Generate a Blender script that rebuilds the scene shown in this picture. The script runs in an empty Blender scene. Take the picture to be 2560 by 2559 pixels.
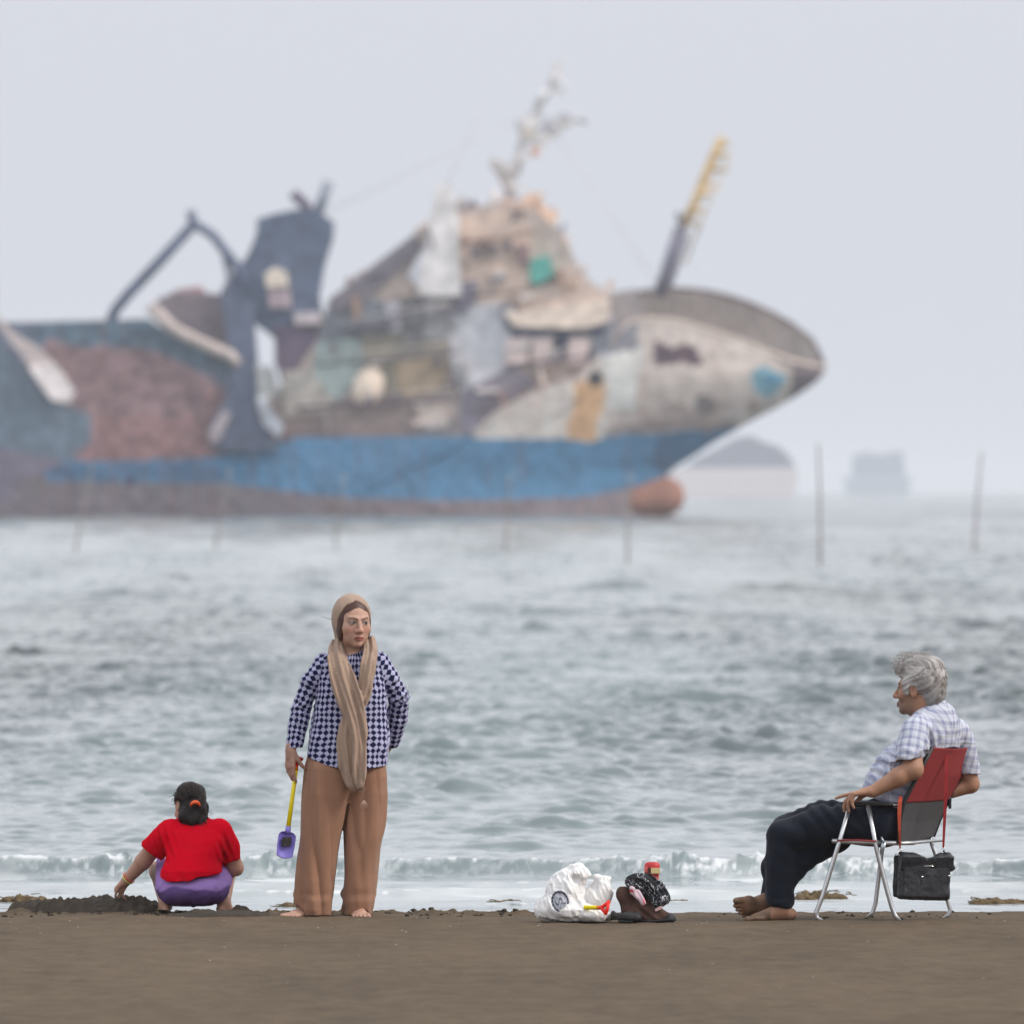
# look of the light and the materials
HAZE = 0.00011; HZ = 0.115; SHIP_L = 0.68
SAND_K = 0.60; SEA_A = 0.0132; SEA_B = 0.0070; WATER = (0.138, 0.168, 0.180)
SUN_EL, SUN_AZ, SUN_E, SUN_ANG = 40.0, 108.0, 1.9, 14.0
SKY_S, SKY_MIX = 0.10, 0.9
SKY0, SKY1, SKY2 = (0.725, 0.75, 0.83), (1.18, 1.21, 1.27), (1.22, 1.25, 1.32)
APERTURE, EXPOSURE = 0.067, 0.0
RES = 0.003
SKIN_W = (0.50, 0.30, 0.225)
CLOTH = 0.80
RIPPLE = 1.5
import bpy, math, random
import numpy as np
from mathutils import Vector, Matrix

random.seed(7)
SC = bpy.context.scene
COL = SC.collection

# ---- the place, measured: a long lens 60 m from the family, eye 2.145 m above the beach
F, D0, CH, HOR = 29700.0, 60.0, 2.145, 1228.0
SEA = -0.10                                   # level of the water
SEAH = CH - SEA


def P(px, py, d=60.0):
    """a point of the world at distance d from two measured angles"""
    return np.array([(px - 1280.0) * d / F, d, CH - (py - HOR) * d / F])


def PD(px, py, dy=0.0):
    """same at the family's distance, moved dy metres away (no change of scale)"""
    return np.array([(px - 1280.0) * D0 / F, D0 + dy, CH - (py - HOR) * D0 / F])


def lin(c):
    c = c / 255.0
    return c / 12.92 if c <= 0.04045 else ((c + 0.055) / 1.055) ** 2.4


def S(r, g, b, k=1.0):
    return (min(lin(r) * k, 0.95), min(lin(g) * k, 0.95), min(lin(b) * k, 0.95))


# ------------------------------------------------------------------ noise in numpy
def _hash(ix, iy, iz, seed):
    h = (ix.astype(np.uint32) * np.uint32(374761393) + iy.astype(np.uint32) * np.uint32(668265263)
         + iz.astype(np.uint32) * np.uint32(2246822519) + np.uint32((seed * 3266489917) & 0xffffffff))
    h = (h ^ (h >> np.uint32(13))) * np.uint32(1274126177)
    h = h ^ (h >> np.uint32(16))
    return (h & np.uint32(0xffffff)).astype(np.float32) / np.float32(0xffffff) * 2 - 1


def noise3(x, y, z, seed=0):
    x, y, z = np.broadcast_arrays(np.asarray(x, np.float32), np.asarray(y, np.float32), np.asarray(z, np.float32))
    fx, fy, fz = np.floor(x), np.floor(y), np.floor(z)
    ix, iy, iz = fx.astype(np.int64), fy.astype(np.int64), fz.astype(np.int64)
    u, v, w = x - fx, y - fy, z - fz
    u, v, w = u * u * (3 - 2 * u), v * v * (3 - 2 * v), w * w * (3 - 2 * w)
    r = 0
    for a in (0, 1):
        for b in (0, 1):
            for c in (0, 1):
                r = r + _hash(ix + a, iy + b, iz + c, seed) * (u if a else 1 - u) * (v if b else 1 - v) * (w if c else 1 - w)
    return r


def noise2(x, y, seed=0):
    x, y = np.broadcast_arrays(np.asarray(x, np.float32), np.asarray(y, np.float32))
    fx, fy = np.floor(x), np.floor(y)
    ix, iy = fx.astype(np.int64), fy.astype(np.int64)
    u, v = x - fx, y - fy
    u, v = u * u * (3 - 2 * u), v * v * (3 - 2 * v)
    z = np.zeros_like(ix)
    r = 0
    for a in (0, 1):
        for b in (0, 1):
            r = r + _hash(ix + a, iy + b, z, seed) * (u if a else 1 - u) * (v if b else 1 - v)
    return r


def sstep(a, b, x):
    t = np.clip((x - a) / (b - a), 0, 1)
    return t * t * (3 - 2 * t)


# ------------------------------------------------------------------ objects
def tag(o, label=None, cat=None, group=None, kind=None):
    if label: o['label'] = label
    if cat: o['category'] = cat
    if group: o['group'] = group
    if kind: o['kind'] = kind
    return o


def empty(name, loc, label=None, cat=None, group=None):
    o = bpy.data.objects.new(name, None)
    o.empty_display_size = 0.1
    o.location = [float(v) for v in loc]
    COL.objects.link(o)
    return tag(o, label, cat, group)


def world_offset(parent):
    v = np.zeros(3)
    while parent is not None:
        v += np.array(parent.location)
        parent = parent.parent
    return v


def obj(name, verts, faces, m, parent=None, smooth=True, cols=None, uv=None, loc=None):
    """one mesh object from world-space points; faces: (N,3|4) array or a list of lists"""
    verts = np.asarray(verts, np.float64)
    me = bpy.data.meshes.new(name)
    o = bpy.data.objects.new(name, me)
    base = world_offset(parent)
    if loc is not None:
        o.location = [float(a) for a in (np.asarray(loc) - base)]
        base = np.asarray(loc, float)
    v = (verts - base).astype(np.float32)
    if isinstance(faces, np.ndarray):
        n, k = faces.shape
        me.vertices.add(len(v)); me.vertices.foreach_set('co', v.ravel())
        me.loops.add(n * k); me.loops.foreach_set('vertex_index', faces.astype(np.int32).ravel())
        me.polygons.add(n); me.polygons.foreach_set('loop_start', np.arange(0, n * k, k, dtype=np.int32))
        me.update(calc_edges=True)
    else:
        me.from_pydata(v.tolist(), [], faces); me.update()
    me.validate()
    me.polygons.foreach_set('use_smooth', np.full(len(me.polygons), bool(smooth)))
    if cols is not None:
        c = np.asarray(cols, np.float32)
        if c.shape[1] == 3: c = np.concatenate([c, np.ones((len(c), 1), np.float32)], 1)
        a = me.attributes.new('paint', 'FLOAT_COLOR', 'POINT'); a.data.foreach_set('color', c.ravel())
    if uv is not None:
        for key, val in uv.items():
            a = me.attributes.new(key, 'FLOAT_VECTOR', 'POINT')
            val = np.asarray(val, np.float32)
            if val.shape[1] == 2: val = np.concatenate([val, np.zeros((len(val), 1), np.float32)], 1)
            a.data.foreach_set('vector', val.ravel())
    if m is not None: me.materials.append(m)
    COL.objects.link(o)
    if parent is not None: o.parent = parent
    return o


class MB:
    """collects simple solids that make one part"""
    def __init__(s): s.v = []; s.f = []

    def add(s, v, f):
        n = len(s.v)
        s.v += [tuple(map(float, p)) for p in v]
        s.f += [[i + n for i in q] for q in f]
        return s

    def tube(s, pts, r, n=10, cap=True, flat=None):
        """swept tube through pts with radius r (number or list)"""
        pts = [np.asarray(p, float) for p in pts]
        rr = r if isinstance(r, (list, tuple, np.ndarray)) else [r] * len(pts)
        v, f = [], []
        t0 = pts[1] - pts[0]
        up = np.array([0, 0, 1.0]) if abs(t0[2]) < 0.9 * np.linalg.norm(t0) else np.array([0, 1.0, 0])
        for i, p in enumerate(pts):
            t = pts[min(i + 1, len(pts) - 1)] - pts[max(i - 1, 0)]
            t = t / (np.linalg.norm(t) + 1e-12)
            a = up - t * np.dot(up, t); a /= np.linalg.norm(a) + 1e-12
            up = a; b = np.cross(t, a)
            for k in range(n):
                w = 2 * math.pi * k / n
                v.append(p + rr[i] * (math.cos(w) * a * (flat or 1) + math.sin(w) * b))
        for i in range(len(pts) - 1):
            for k in range(n):
                k2 = (k + 1) % n
                f.append([i * n + k, i * n + k2, (i + 1) * n + k2, (i + 1) * n + k])
        if cap:
            f.append(list(range(n))[::-1]); f.append([(len(pts) - 1) * n + k for k in range(n)])
        return s.add(v, f)

    def box(s, c, sx, sy, sz, R=None, bev=0.0):
        """box with chamfered vertical and horizontal edges"""
        c = np.asarray(c, float)
        hx, hy, hz = sx / 2, sy / 2, sz / 2
        b = min(bev, hx * .9, hy * .9, hz * .9)
        v, f = [], []
        if b <= 0:
            for X in (-hx, hx):
                for Y in (-hy, hy):
                    for Z in (-hz, hz): v.append((X, Y, Z))
            f = [[0, 1, 3, 2], [4, 6, 7, 5], [0, 4, 5, 1], [2, 3, 7, 6], [0, 2, 6, 4], [1, 5, 7, 3]]
        else:
            ring = [(-hx + b, -hy), (hx - b, -hy), (hx, -hy + b), (hx, hy - b), (hx - b, hy), (-hx + b, hy), (-hx, hy - b), (-hx, -hy + b)]
            for Z, q in ((-hz, 1), (-hz + b, 0), (hz - b, 0), (hz, 1)):
                for X, Y in ring:
                    if q: X, Y = X * (hx - b) / hx, Y * (hy - b) / hy
                    v.append((X, Y, Z))
            for L in range(3):
                for k in range(8): f.append([L * 8 + k, L * 8 + (k + 1) % 8, (L + 1) * 8 + (k + 1) % 8, (L + 1) * 8 + k])
            f.append(list(range(8))[::-1]); f.append([24 + k for k in range(8)])
        v = np.array(v, float)
        if R is not None: v = v @ np.asarray(R).T
        return s.add(v + c, f)

    def prism(s, poly, y0, y1, taper=1.0):
        """outline [(x,z)] given thickness from y0 (near) to y1 (far)"""
        poly = [(float(a), float(b)) for a, b in poly]
        area = sum(poly[i][0] * poly[(i + 1) % len(poly)][1] - poly[(i + 1) % len(poly)][0] * poly[i][1] for i in range(len(poly)))
        if area < 0: poly = poly[::-1]
        n = len(poly)
        cx = sum(p[0] for p in poly) / n; cz = sum(p[1] for p in poly) / n
        v = [(x, y0, z) for x, z in poly] + [(cx + (x - cx) * taper, y1, cz + (z - cz) * taper) for x, z in poly]
        f = [list(range(n)), [n + k for k in range(n)][::-1]]
        for k in range(n): f.append([(k + 1) % n, k, n + k, n + (k + 1) % n])
        return s.add(v, f)

    def obj(s, name, m, parent=None, smooth=False, **kw):
        return obj(name, s.v, s.f, m, parent, smooth, **kw)


# ------------------------------------------------------------------ materials
def node(nt, kind, **kw):
    n = nt.nodes.new(kind)
    for k, v in kw.items():
        if k in n.inputs: n.inputs[k].default_value = v
        else: setattr(n, k, v)
    return n


def mat(name, col=None, rough=0.7, var=0.12, scale=8.0, bump=0.0, bscale=60.0, metal=0.0, attr=False, spec=0.4,
        stretch=(1, 1, 1), sheen=0.0, trans=0.0, alpha=None, sss=0.0):
    m = bpy.data.materials.new(name); m.use_nodes = True
    nt = m.node_tree; b = nt.nodes['Principled BSDF']; L = nt.links.new
    b.inputs['Roughness'].default_value = rough
    b.inputs['Metallic'].default_value = metal
    b.inputs['Specular IOR Level'].default_value = spec
    if sheen: b.inputs['Sheen Weight'].default_value = sheen
    if trans: b.inputs['Transmission Weight'].default_value = trans
    if sss:
        b.inputs['Subsurface Weight'].default_value = sss
        b.inputs['Subsurface Radius'].default_value = (0.012, 0.005, 0.003)
    tc = node(nt, 'ShaderNodeTexCoord')
    mp = node(nt, 'ShaderNodeMapping'); mp.inputs['Scale'].default_value = stretch
    L(tc.outputs['Object'], mp.inputs[0])
    nz = node(nt, 'ShaderNodeTexNoise', Scale=scale, Detail=6.0, Roughness=0.6)
    L(mp.outputs[0], nz.inputs['Vector'])
    mr = node(nt, 'ShaderNodeMapRange'); mr.inputs['From Min'].default_value = 0.25; mr.inputs['From Max'].default_value = 0.75
    mr.inputs['To Min'].default_value = 1 - var; mr.inputs['To Max'].default_value = 1 + var
    L(nz.outputs['Fac'], mr.inputs['Value'])
    vm = node(nt, 'ShaderNodeVectorMath', operation='SCALE')
    if attr:
        at = node(nt, 'ShaderNodeAttribute', attribute_name='paint'); L(at.outputs['Color'], vm.inputs[0])
    else:
        vm.inputs[0].default_value = col[:3]
    L(mr.outputs[0], vm.inputs['Scale'])
    L(vm.outputs[0], b.inputs['Base Color'])
    if bump:
        n2 = node(nt, 'ShaderNodeTexNoise', Scale=bscale, Detail=5.0)
        L(mp.outputs[0], n2.inputs['Vector'])
        bp = node(nt, 'ShaderNodeBump', Distance=bump); bp.inputs['Strength'].default_value = 1.0
        L(n2.outputs['Fac'], bp.inputs['Height']); L(bp.outputs[0], b.inputs['Normal'])
    return m


# ------------------------------------------------------------------ soft modelling: distance fields turned into meshes
class Field:
    def __init__(s, lo, hi, h):
        s.lo = np.asarray(lo, float); s.h = h
        s.n = np.ceil((np.asarray(hi, float) - s.lo) / h).astype(int) + 1
        s.f = np.full(s.n, 0.5, np.float32)
        s.ax = [(s.lo[i] + np.arange(s.n[i]) * h).astype(np.float32) for i in range(3)]

    def sl(s, lo, hi):
        a = np.clip(np.floor((np.asarray(lo) - s.lo) / s.h).astype(int), 0, s.n)
        b = np.clip(np.ceil((np.asarray(hi) - s.lo) / s.h).astype(int) + 1, 0, s.n)
        if np.any(b <= a): return None
        return tuple(slice(a[i], b[i]) for i in range(3))

    def grid(s, q):
        return s.ax[0][q[0]][:, None, None], s.ax[1][q[1]][None, :, None], s.ax[2][q[2]][None, None, :]

    def put(s, prim, k=0.02, op='add'):
        fn, lo, hi = prim
        pad = k + 0.012
        q = s.sl(np.asarray(lo) - pad, np.asarray(hi) + pad)
        if q is None: return s
        d = fn(*s.grid(q)).astype(np.float32)
        a = s.f[q]
        if op == 'add':
            h = np.maximum(k - np.abs(a - d), 0); s.f[q] = np.minimum(a, d) - h * h / (4 * k + 1e-9)
        elif op == 'sub':
            d = -d; h = np.maximum(k - np.abs(a - d), 0); s.f[q] = np.maximum(a, d) + h * h / (4 * k + 1e-9)
        return s

    def cut(s, fn, k=0.004):
        """keep only where fn < 0"""
        X, Y, Z = s.ax[0][:, None, None], s.ax[1][None, :, None], s.ax[2][None, None, :]
        d = np.asarray(fn(X, Y, Z), np.float32)
        h = np.maximum(k - np.abs(s.f - d), 0)
        s.f = (np.maximum(s.f, d) + h * h / (4 * k)).astype(np.float32)
        return s

    def near(s, fn, th=0.03):
        """add fn(points) to the field close to the surface (folds)"""
        idx = np.where(np.abs(s.f) < th)
        p = [s.ax[i][idx[i]] for i in range(3)]
        s.f[idx] += np.asarray(fn(*p), np.float32)
        return s

    def mesh(s):
        f = s.f
        f[0], f[-1] = 0.5, 0.5; f[:, 0], f[:, -1] = 0.5, 0.5; f[:, :, 0], f[:, :, -1] = 0.5, 0.5
        g = f < 0
        c = np.zeros(np.array(g.shape) - 1, np.uint8)
        for i in (0, 1):
            for j in (0, 1):
                for k in (0, 1):
                    c += g[i:g.shape[0] - 1 + i, j:g.shape[1] - 1 + j, k:g.shape[2] - 1 + k]
        act = (c > 0) & (c < 8)
        flat = np.flatnonzero(act); dims = act.shape
        I = np.array(np.unravel_index(flat, dims)).T
        cor = [(i, j, k) for i in (0, 1) for j in (0, 1) for k in (0, 1)]
        val = np.stack([f[I[:, 0] + a, I[:, 1] + b, I[:, 2] + d] for a, b, d in cor], 1)
        acc = np.zeros((len(I), 3)); cnt = np.zeros(len(I))
        for e0 in range(8):
            for axis, bit in ((0, 4), (1, 2), (2, 1)):
                if e0 & bit: continue
                e1 = e0 | bit
                a, b = val[:, e0], val[:, e1]
                m = (a < 0) != (b < 0)
                t = np.where(m, a / np.where(m, a - b, 1), 0)
                p = np.tile(np.array(cor[e0], float), (len(I), 1)); p[:, axis] += t
                acc[m] += p[m]; cnt[m] += 1
        V = s.lo + (I + acc / cnt[:, None]) * s.h
        lut = np.full(act.size, -1, np.int32); lut[flat] = np.arange(len(flat))
        st = np.array([dims[1] * dims[2], dims[2], 1])
        faces = []
        for ax in range(3):
            o1, o2 = [(1, 2), (2, 0), (0, 1)][ax]
            A = np.take(g, range(0, g.shape[ax] - 1), ax); B = np.take(g, range(1, g.shape[ax]), ax)
            E = np.array(np.nonzero(A != B)).T
            E = E[(E[:, o1] > 0) & (E[:, o2] > 0) & (E[:, o1] < g.shape[o1] - 1) & (E[:, o2] < g.shape[o2] - 1)]
            base = E @ st
            q = np.stack([base - st[o1] - st[o2], base - st[o2], base, base - st[o1]], 1)
            inside = A[E[:, 0], E[:, 1], E[:, 2]]
            q = np.where(inside[:, None], q, q[:, ::-1])
            faces.append(lut[q])
        Fc = np.concatenate(faces); Fc = Fc[(Fc >= 0).all(1)]
        return V, Fc


def cap(a, b, ra, rb=None, sc=None):
    a = np.asarray(a, float); b = np.asarray(b, float); rb = ra if rb is None else rb
    sc = np.ones(3) if sc is None else np.asarray(sc, float)
    R = max(ra, rb)
    lo = np.minimum(a, b) - R * sc; hi = np.maximum(a, b) + R * sc
    A, B = a / sc, b / sc; AB = B - A; L2 = float(AB @ AB) + 1e-12; ms = float(sc.min())

    def fn(X, Y, Z):
        x, y, z = X / sc[0] - A[0], Y / sc[1] - A[1], Z / sc[2] - A[2]
        t = np.clip((x * AB[0] + y * AB[1] + z * AB[2]) / L2, 0, 1)
        return (np.sqrt((x - t * AB[0]) ** 2 + (y - t * AB[1]) ** 2 + (z - t * AB[2]) ** 2) - (ra + (rb - ra) * t)) * ms
    return fn, lo, hi


def ell(c, r, R=None):
    c = np.asarray(c, float); r = np.asarray(r, float)
    R = np.eye(3) if R is None else np.asarray(R, float)          # columns: local axes
    e = np.sqrt(((R * r[None, :]) ** 2).sum(1))

    def fn(X, Y, Z):
        x, y, z = X - c[0], Y - c[1], Z - c[2]
        u = [(x * R[0, i] + y * R[1, i] + z * R[2, i]) for i in range(3)]
        k0 = np.sqrt((u[0] / r[0]) ** 2 + (u[1] / r[1]) ** 2 + (u[2] / r[2]) ** 2) + 1e-9
        k1 = np.sqrt((u[0] / r[0] ** 2) ** 2 + (u[1] / r[1] ** 2) ** 2 + (u[2] / r[2] ** 2) ** 2) + 1e-9
        return k0 * (k0 - 1) / k1
    return fn, c - e, c + e


def rbox(c, half, R=None, r=0.01):
    c = np.asarray(c, float); hf = np.asarray(half, float)
    R = np.eye(3) if R is None else np.asarray(R, float)
    e = (np.abs(R) * hf[None, :]).sum(1)

    def fn(X, Y, Z):
        x, y, z = X - c[0], Y - c[1], Z - c[2]
        q = [np.abs(x * R[0, i] + y * R[1, i] + z * R[2, i]) - hf[i] + r for i in range(3)]
        return np.sqrt(sum(np.maximum(a, 0) ** 2 for a in q)) + np.minimum(np.maximum(q[0], np.maximum(q[1], q[2])), 0) - r
    return fn, c - e, c + e


def column(zs, cx, cy, rx, ry, p=2.0):
    """body of elliptical cross-sections stacked along z"""
    o = np.argsort(zs); zs = np.asarray(zs, float)[o]
    cx, cy, rx, ry = [np.asarray(np.broadcast_to(a, len(o)), float)[o] if np.ndim(a) == 0 else np.asarray(a, float)[o] for a in (cx, cy, rx, ry)]
    lo = [(cx - rx).min(), (cy - ry).min(), zs[0]]; hi = [(cx + rx).max(), (cy + ry).max(), zs[-1]]

    def sm(Z, a):
        return np.interp(Z, zs, a)

    def fn(X, Y, Z):
        a, b, c, d = [sm(Z, q) for q in (cx, cy, rx, ry)]
        k = (np.abs((X - a) / c) ** p + np.abs((Y - b) / d) ** p) ** (1 / p)
        side = (k - 1) * np.minimum(c, d)
        return np.maximum(side, np.maximum(zs[0] - Z, Z - zs[-1]))
    return fn, lo, hi


def chain(F_, pts, rs, k=0.015, sc=None):
    for i in range(len(pts) - 1):
        F_.put(cap(pts[i], pts[i + 1], rs[i], rs[i + 1], sc), k)


def seg_uv(p, a, b):
    """length along and angle round the segment a-b, and the distance from it"""
    a, b = np.asarray(a, float), np.asarray(b, float)
    ab = b - a; L = np.linalg.norm(ab); t = ab / L
    q = p - a; s = q @ t
    r = q - s[:, None] * t
    up = np.array([0, -1.0, 0]); u = up - t * (up @ t); u /= np.linalg.norm(u); w = np.cross(t, u)
    sc = np.clip(s, 0, L)
    return s, np.arctan2(r @ w, r @ u), np.linalg.norm(q - sc[:, None] * t, axis=1)
# ================================================================== sand, sea, air
def sheet(xs_fn, ys, zfn, flip=False):
    """regular sheet: for every row y the columns xs_fn(y)"""
    X = np.stack([xs_fn(y) for y in ys]); Y = np.repeat(np.asarray(ys)[:, None], X.shape[1], 1)
    Z, extra = zfn(X, Y)
    n, m = X.shape
    V = np.stack([X, Y, Z], -1).reshape(-1, 3)
    i = np.arange(n - 1)[:, None] * m + np.arange(m - 1)[None, :]
    Fc = np.stack([i, i + 1, i + m + 1, i + m], -1).reshape(-1, 4)
    return V, Fc, extra


# ---- sand
def sand_z(X, Y):
    prof = np.interp(Y, [-400, 0, 40, 60.55, 61.2, 62.3, 64, 70, 90, 20000], [0, 0, 0, 0, -0.03, -0.10, -0.17, -0.35, -0.9, -1.4])
    fine = sstep(40, 46, Y) * (1 - sstep(62.0, 62.6, Y)) * (np.abs(X) < 4.0)
    z = prof + fine * (0.006 * noise2(X * 1.1, Y * 0.5, 3) + 0.0035 * noise2(X * 5, Y * 2.2, 4) + 0.0022 * noise2(X * 19, Y * 9, 5))
    # trampled, lumpier strip along the crest where the digging went on
    crest = np.exp(-((Y - 60.45) / 0.28) ** 2) * (0.22 + 0.78 * sstep(0.75, 0.1, X)) * fine
    z = z + crest * (0.018 * np.maximum(noise2(X * 13, Y * 9, 6), -0.2) + 0.016 * np.maximum(noise2(X * 30, Y * 20, 7), 0) + 0.005 * noise2(X * 70, Y * 50, 8))
    return z


def sand_build():
    xin = np.arange(-3.9, 3.9, 0.0125)
    g = 3.9 * 1.25 ** np.arange(1, 38)
    cols = np.concatenate([-g[::-1], xin, g])
    ys = np.concatenate([np.linspace(-150, 40, 20), np.arange(40.5, 46, 0.25), np.arange(46, 60, 0.03), np.arange(60, 63, 0.015),
                         np.arange(63.2, 80, 0.8), [90, 120, 300, 2000, 19900]])
    V, Fc, _ = sheet(lambda y: cols, ys, lambda X, Y: (sand_z(X, Y), None))
    m = bpy.data.materials.new('damp_sand'); m.use_nodes = True
    nt = m.node_tree; b = nt.nodes['Principled BSDF']; L = nt.links.new
    tc = node(nt, 'ShaderNodeTexCoord')

    def nz(scale, detail, st=(1, 1, 1), rough=0.6):
        mp = node(nt, 'ShaderNodeMapping'); mp.inputs['Scale'].default_value = st
        L(tc.outputs['Object'], mp.inputs[0])
        n = node(nt, 'ShaderNodeTexNoise', Scale=scale, Detail=detail, Roughness=rough)
        L(mp.outputs[0], n.inputs['Vector']); return n
    big = nz(0.9, 5, (1, 0.25, 1)); mid = nz(7, 5, (1, 0.35, 1)); gr = nz(110, 3)
    r = node(nt, 'ShaderNodeValToRGB')
    r.color_ramp.elements[0].position = 0.30; r.color_ramp.elements[0].color = (*S(112, 96, 78, SAND_K * 0.71), 1)
    r.color_ramp.elements[1].position = 0.72; r.color_ramp.elements[1].color = (*S(126, 109, 89, SAND_K * 1.17), 1)
    a1 = node(nt, 'ShaderNodeMath', operation='MULTIPLY_ADD'); a1.inputs[1].default_value = 0.5
    L(mid.outputs['Fac'], a1.inputs[0])
    a2 = node(nt, 'ShaderNodeMath', operation='MULTIPLY'); a2.inputs[1].default_value = 0.5; L(big.outputs['Fac'], a2.inputs[0])
    L(a2.outputs[0], a1.inputs[2]); L(a1.outputs[0], r.inputs[0])
    mx = node(nt, 'ShaderNodeMix', data_type='RGBA', blend_type='MULTIPLY'); mx.inputs['Factor'].default_value = 1.0
    g2 = node(nt, 'ShaderNodeMapRange'); g2.inputs['From Min'].default_value = 0.3; g2.inputs['From Max'].default_value = 0.7
    g2.inputs['To Min'].default_value = 0.72; g2.inputs['To Max'].default_value = 1.25
    L(gr.outputs['Fac'], g2.inputs['Value'])
    L(r.outputs['Color'], mx.inputs['A']); L(g2.outputs[0], mx.inputs['B']); L(mx.outputs['Result'], b.inputs['Base Color'])
    b.inputs['Roughness'].default_value = 0.9; b.inputs['Specular IOR Level'].default_value = 0.15
    bp = node(nt, 'ShaderNodeBump', Distance=0.004); L(gr.outputs['Fac'], bp.inputs['Height']); L(bp.outputs[0], b.inputs['Normal'])
    o = obj('beach_sand', V, Fc, m)
    tag(o, kind='structure')


# ---- sea
def sea_build():
    rng = np.random.RandomState(11)
    near = np.arange(61.2, 80, 0.035)
    mid = [80.0]
    while mid[-1] < 19000:
        d = mid[-1]; mid.append(d + (0.060 if d < 135 else 0.060 * (d / 135.0) ** 2.6) if d < 400 else d + d * d / (SEAH * F) * 0.62)
    ds = np.concatenate([near, mid, [19900]])
    step = np.gradient(ds)
    px = np.concatenate([np.arange(-3000, -1420, 12), np.arange(-1420, 1421, 4.6), np.arange(1432, 3001, 12)]) / F
    g = 3000 / F * 1.22 ** np.arange(1, 13)
    tn = np.concatenate([-g[::-1], px, g])
    X = ds[:, None] * tn[None, :]; Y = np.repeat(ds[:, None], len(tn), 1)
    n, m = X.shape
    Z = np.zeros_like(X); ZL = np.zeros_like(X)
    wind = np.interp(ds, [61, 64, 67, 70, 76, 86, 100, 6000, 9000], [0.03, 0.06, 0.10, 0.14, 0.34, 0.75, 1.0, 1.0, 0.5])[:, None]
    patch = [np.clip(0.75 + 0.75 * noise2(X * sx_, Y * sy_, sd_), 0.1, 2.0) for sx_, sy_, sd_ in ((0.5, 0.16, 21), (1.3, 0.4, 22), (0.9, 0.25, 23))]
    for c in range(90):
        small = c % 3 != 0
        lam = math.exp(rng.uniform(math.log(0.15), math.log(0.60))) if small else math.exp(rng.uniform(math.log(0.5), math.log(1.7)))
        th = rng.normal(-0.10, 0.72 if small else 0.38)
        kx, ky = math.sin(th) * 2 * math.pi / lam, math.cos(th) * 2 * math.pi / lam
        a = (SEA_A if small else SEA_B) * lam * rng.uniform(0.5, 1.4)
        ly = 2 * math.pi / abs(ky)
        fade = sstep(1.7, 3.4, ly / step)
        on = np.flatnonzero(fade > 0.003)
        if not len(on): continue
        on = slice(on[0], on[-1] + 1)
        s = np.sin((kx * X[on] + ky * Y[on] + rng.uniform(0, 6.28)).astype(np.float32))
        (Z if small else ZL)[on] += (a * fade[on])[:, None] * s * patch[c % 3][on]
    # longer swells, short-crested, carrying on to the horizon
    for c in range(26):
        lam = math.exp(rng.uniform(math.log(4.0), math.log(26.0))); th = rng.normal(0, 0.75)
        kx, ky = math.sin(th) * 2 * math.pi / lam, math.cos(th) * 2 * math.pi / lam
        w_ = sstep(130, 330, ds) * sstep(1.6, 3.2, 2 * math.pi / abs(ky) / step)
        on = np.flatnonzero(w_ > 0.003)
        if not len(on): continue
        on = slice(on[0], on[-1] + 1)
        Z[on] += (0.0042 * lam ** 0.92 * rng.uniform(.5, 1.4) * w_[on])[:, None] * np.sin((kx * X[on] + ky * Y[on] + rng.uniform(0, 6.28)).astype(np.float32))
    # sharp crests and long flat troughs, ripples strongest on the crests
    k_ = 14.0
    swell = (np.exp(np.clip(k_ * ZL, -3, 2.2)) - 1) / k_
    Z = (Z * (0.7 + 0.5 * sstep(-0.02, 0.05, ZL)) + swell * 0.62) * wind
    # the small breaker that runs along the whole beach
    foam_sheen = np.zeros_like(X)
    q = ds < 82
    x, y = X[q], Y[q]
    db = 69.25 + 0.22 * noise2(x * 0.55, 0 * x, 31) + 0.10 * noise2(x * 2.1, 0 * x, 32)
    A = 0.116 * (1 + 0.20 * noise2(x * 0.8, 0 * x + 5, 33) + 0.10 * noise2(x * 3.5, 0 * x, 34))
    t = y - db
    ridge = np.where(t < 0, np.exp(-(t / 0.20) ** 2), np.exp(-(t / 1.1) ** 2))
    broken = np.clip(0.55 + 1.1 * noise2(x * 0.55, 0 * x + 9, 35) + 0.5 * noise2(x * 1.9, 0 * x, 36), 0, 1)
    lump = np.maximum(noise2(x * 16, y * 9 + t * 4, 37), 0) + 0.6 * np.maximum(noise2(x * 37, y * 22, 38), 0)
    face = np.where(t < 0, np.exp(-((t + 0.12) / 0.20) ** 2), np.exp(-(t / 0.13) ** 2))
    zz = A * ridge * (1.0 + 0.10 * noise2(x * 5, t * 4, 50)) * (0.82 + 0.18 * (1 - broken)) + broken * face * 0.040 * lump
    f = 0.85 * face * broken * sstep(0.10, 0.85, 0.45 * noise2(x * 9, t * 7, 39) + 0.6 * noise2(x * 34, t * 13, 40) + 0.35 * noise2(x * 80, t * 34, 49) + 0.30)
    # foam skin left in front of and behind it
    f = np.maximum(f, 0.75 * np.exp(-((t + 0.75) / 0.5) ** 2) * sstep(0.25, 0.7, noise2(x * 3, y * 1.6, 41) + 0.5 * noise2(x * 13, y * 6, 42)))
    # second wavelets running up the wet flat
    for (d0, a0, sd, x0, x1) in ((65.75, 0.040, 43, -9, -0.1), (66.6, 0.022, 44, -1.2, 9), (64.6, 0.016, 45, -0.6, 9), (64.0, 0.012, 46, 0.3, 9), (63.5, 0.010, 47, -9, 9), (67.6, 0.014, 48, -9, 9)):
        d1 = d0 + 0.16 * noise2(x * 0.9, 0 * x, sd) + 0.05 * noise2(x * 4, 0 * x, sd + 10)
        e = np.clip(0.55 + 0.9 * noise2(x * 0.7, 0 * x + 3, sd + 20), 0.08, 1) * sstep(x0, x0 + .5, x) * sstep(x1, x1 - .5, x)
        t2 = y - d1
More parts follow.
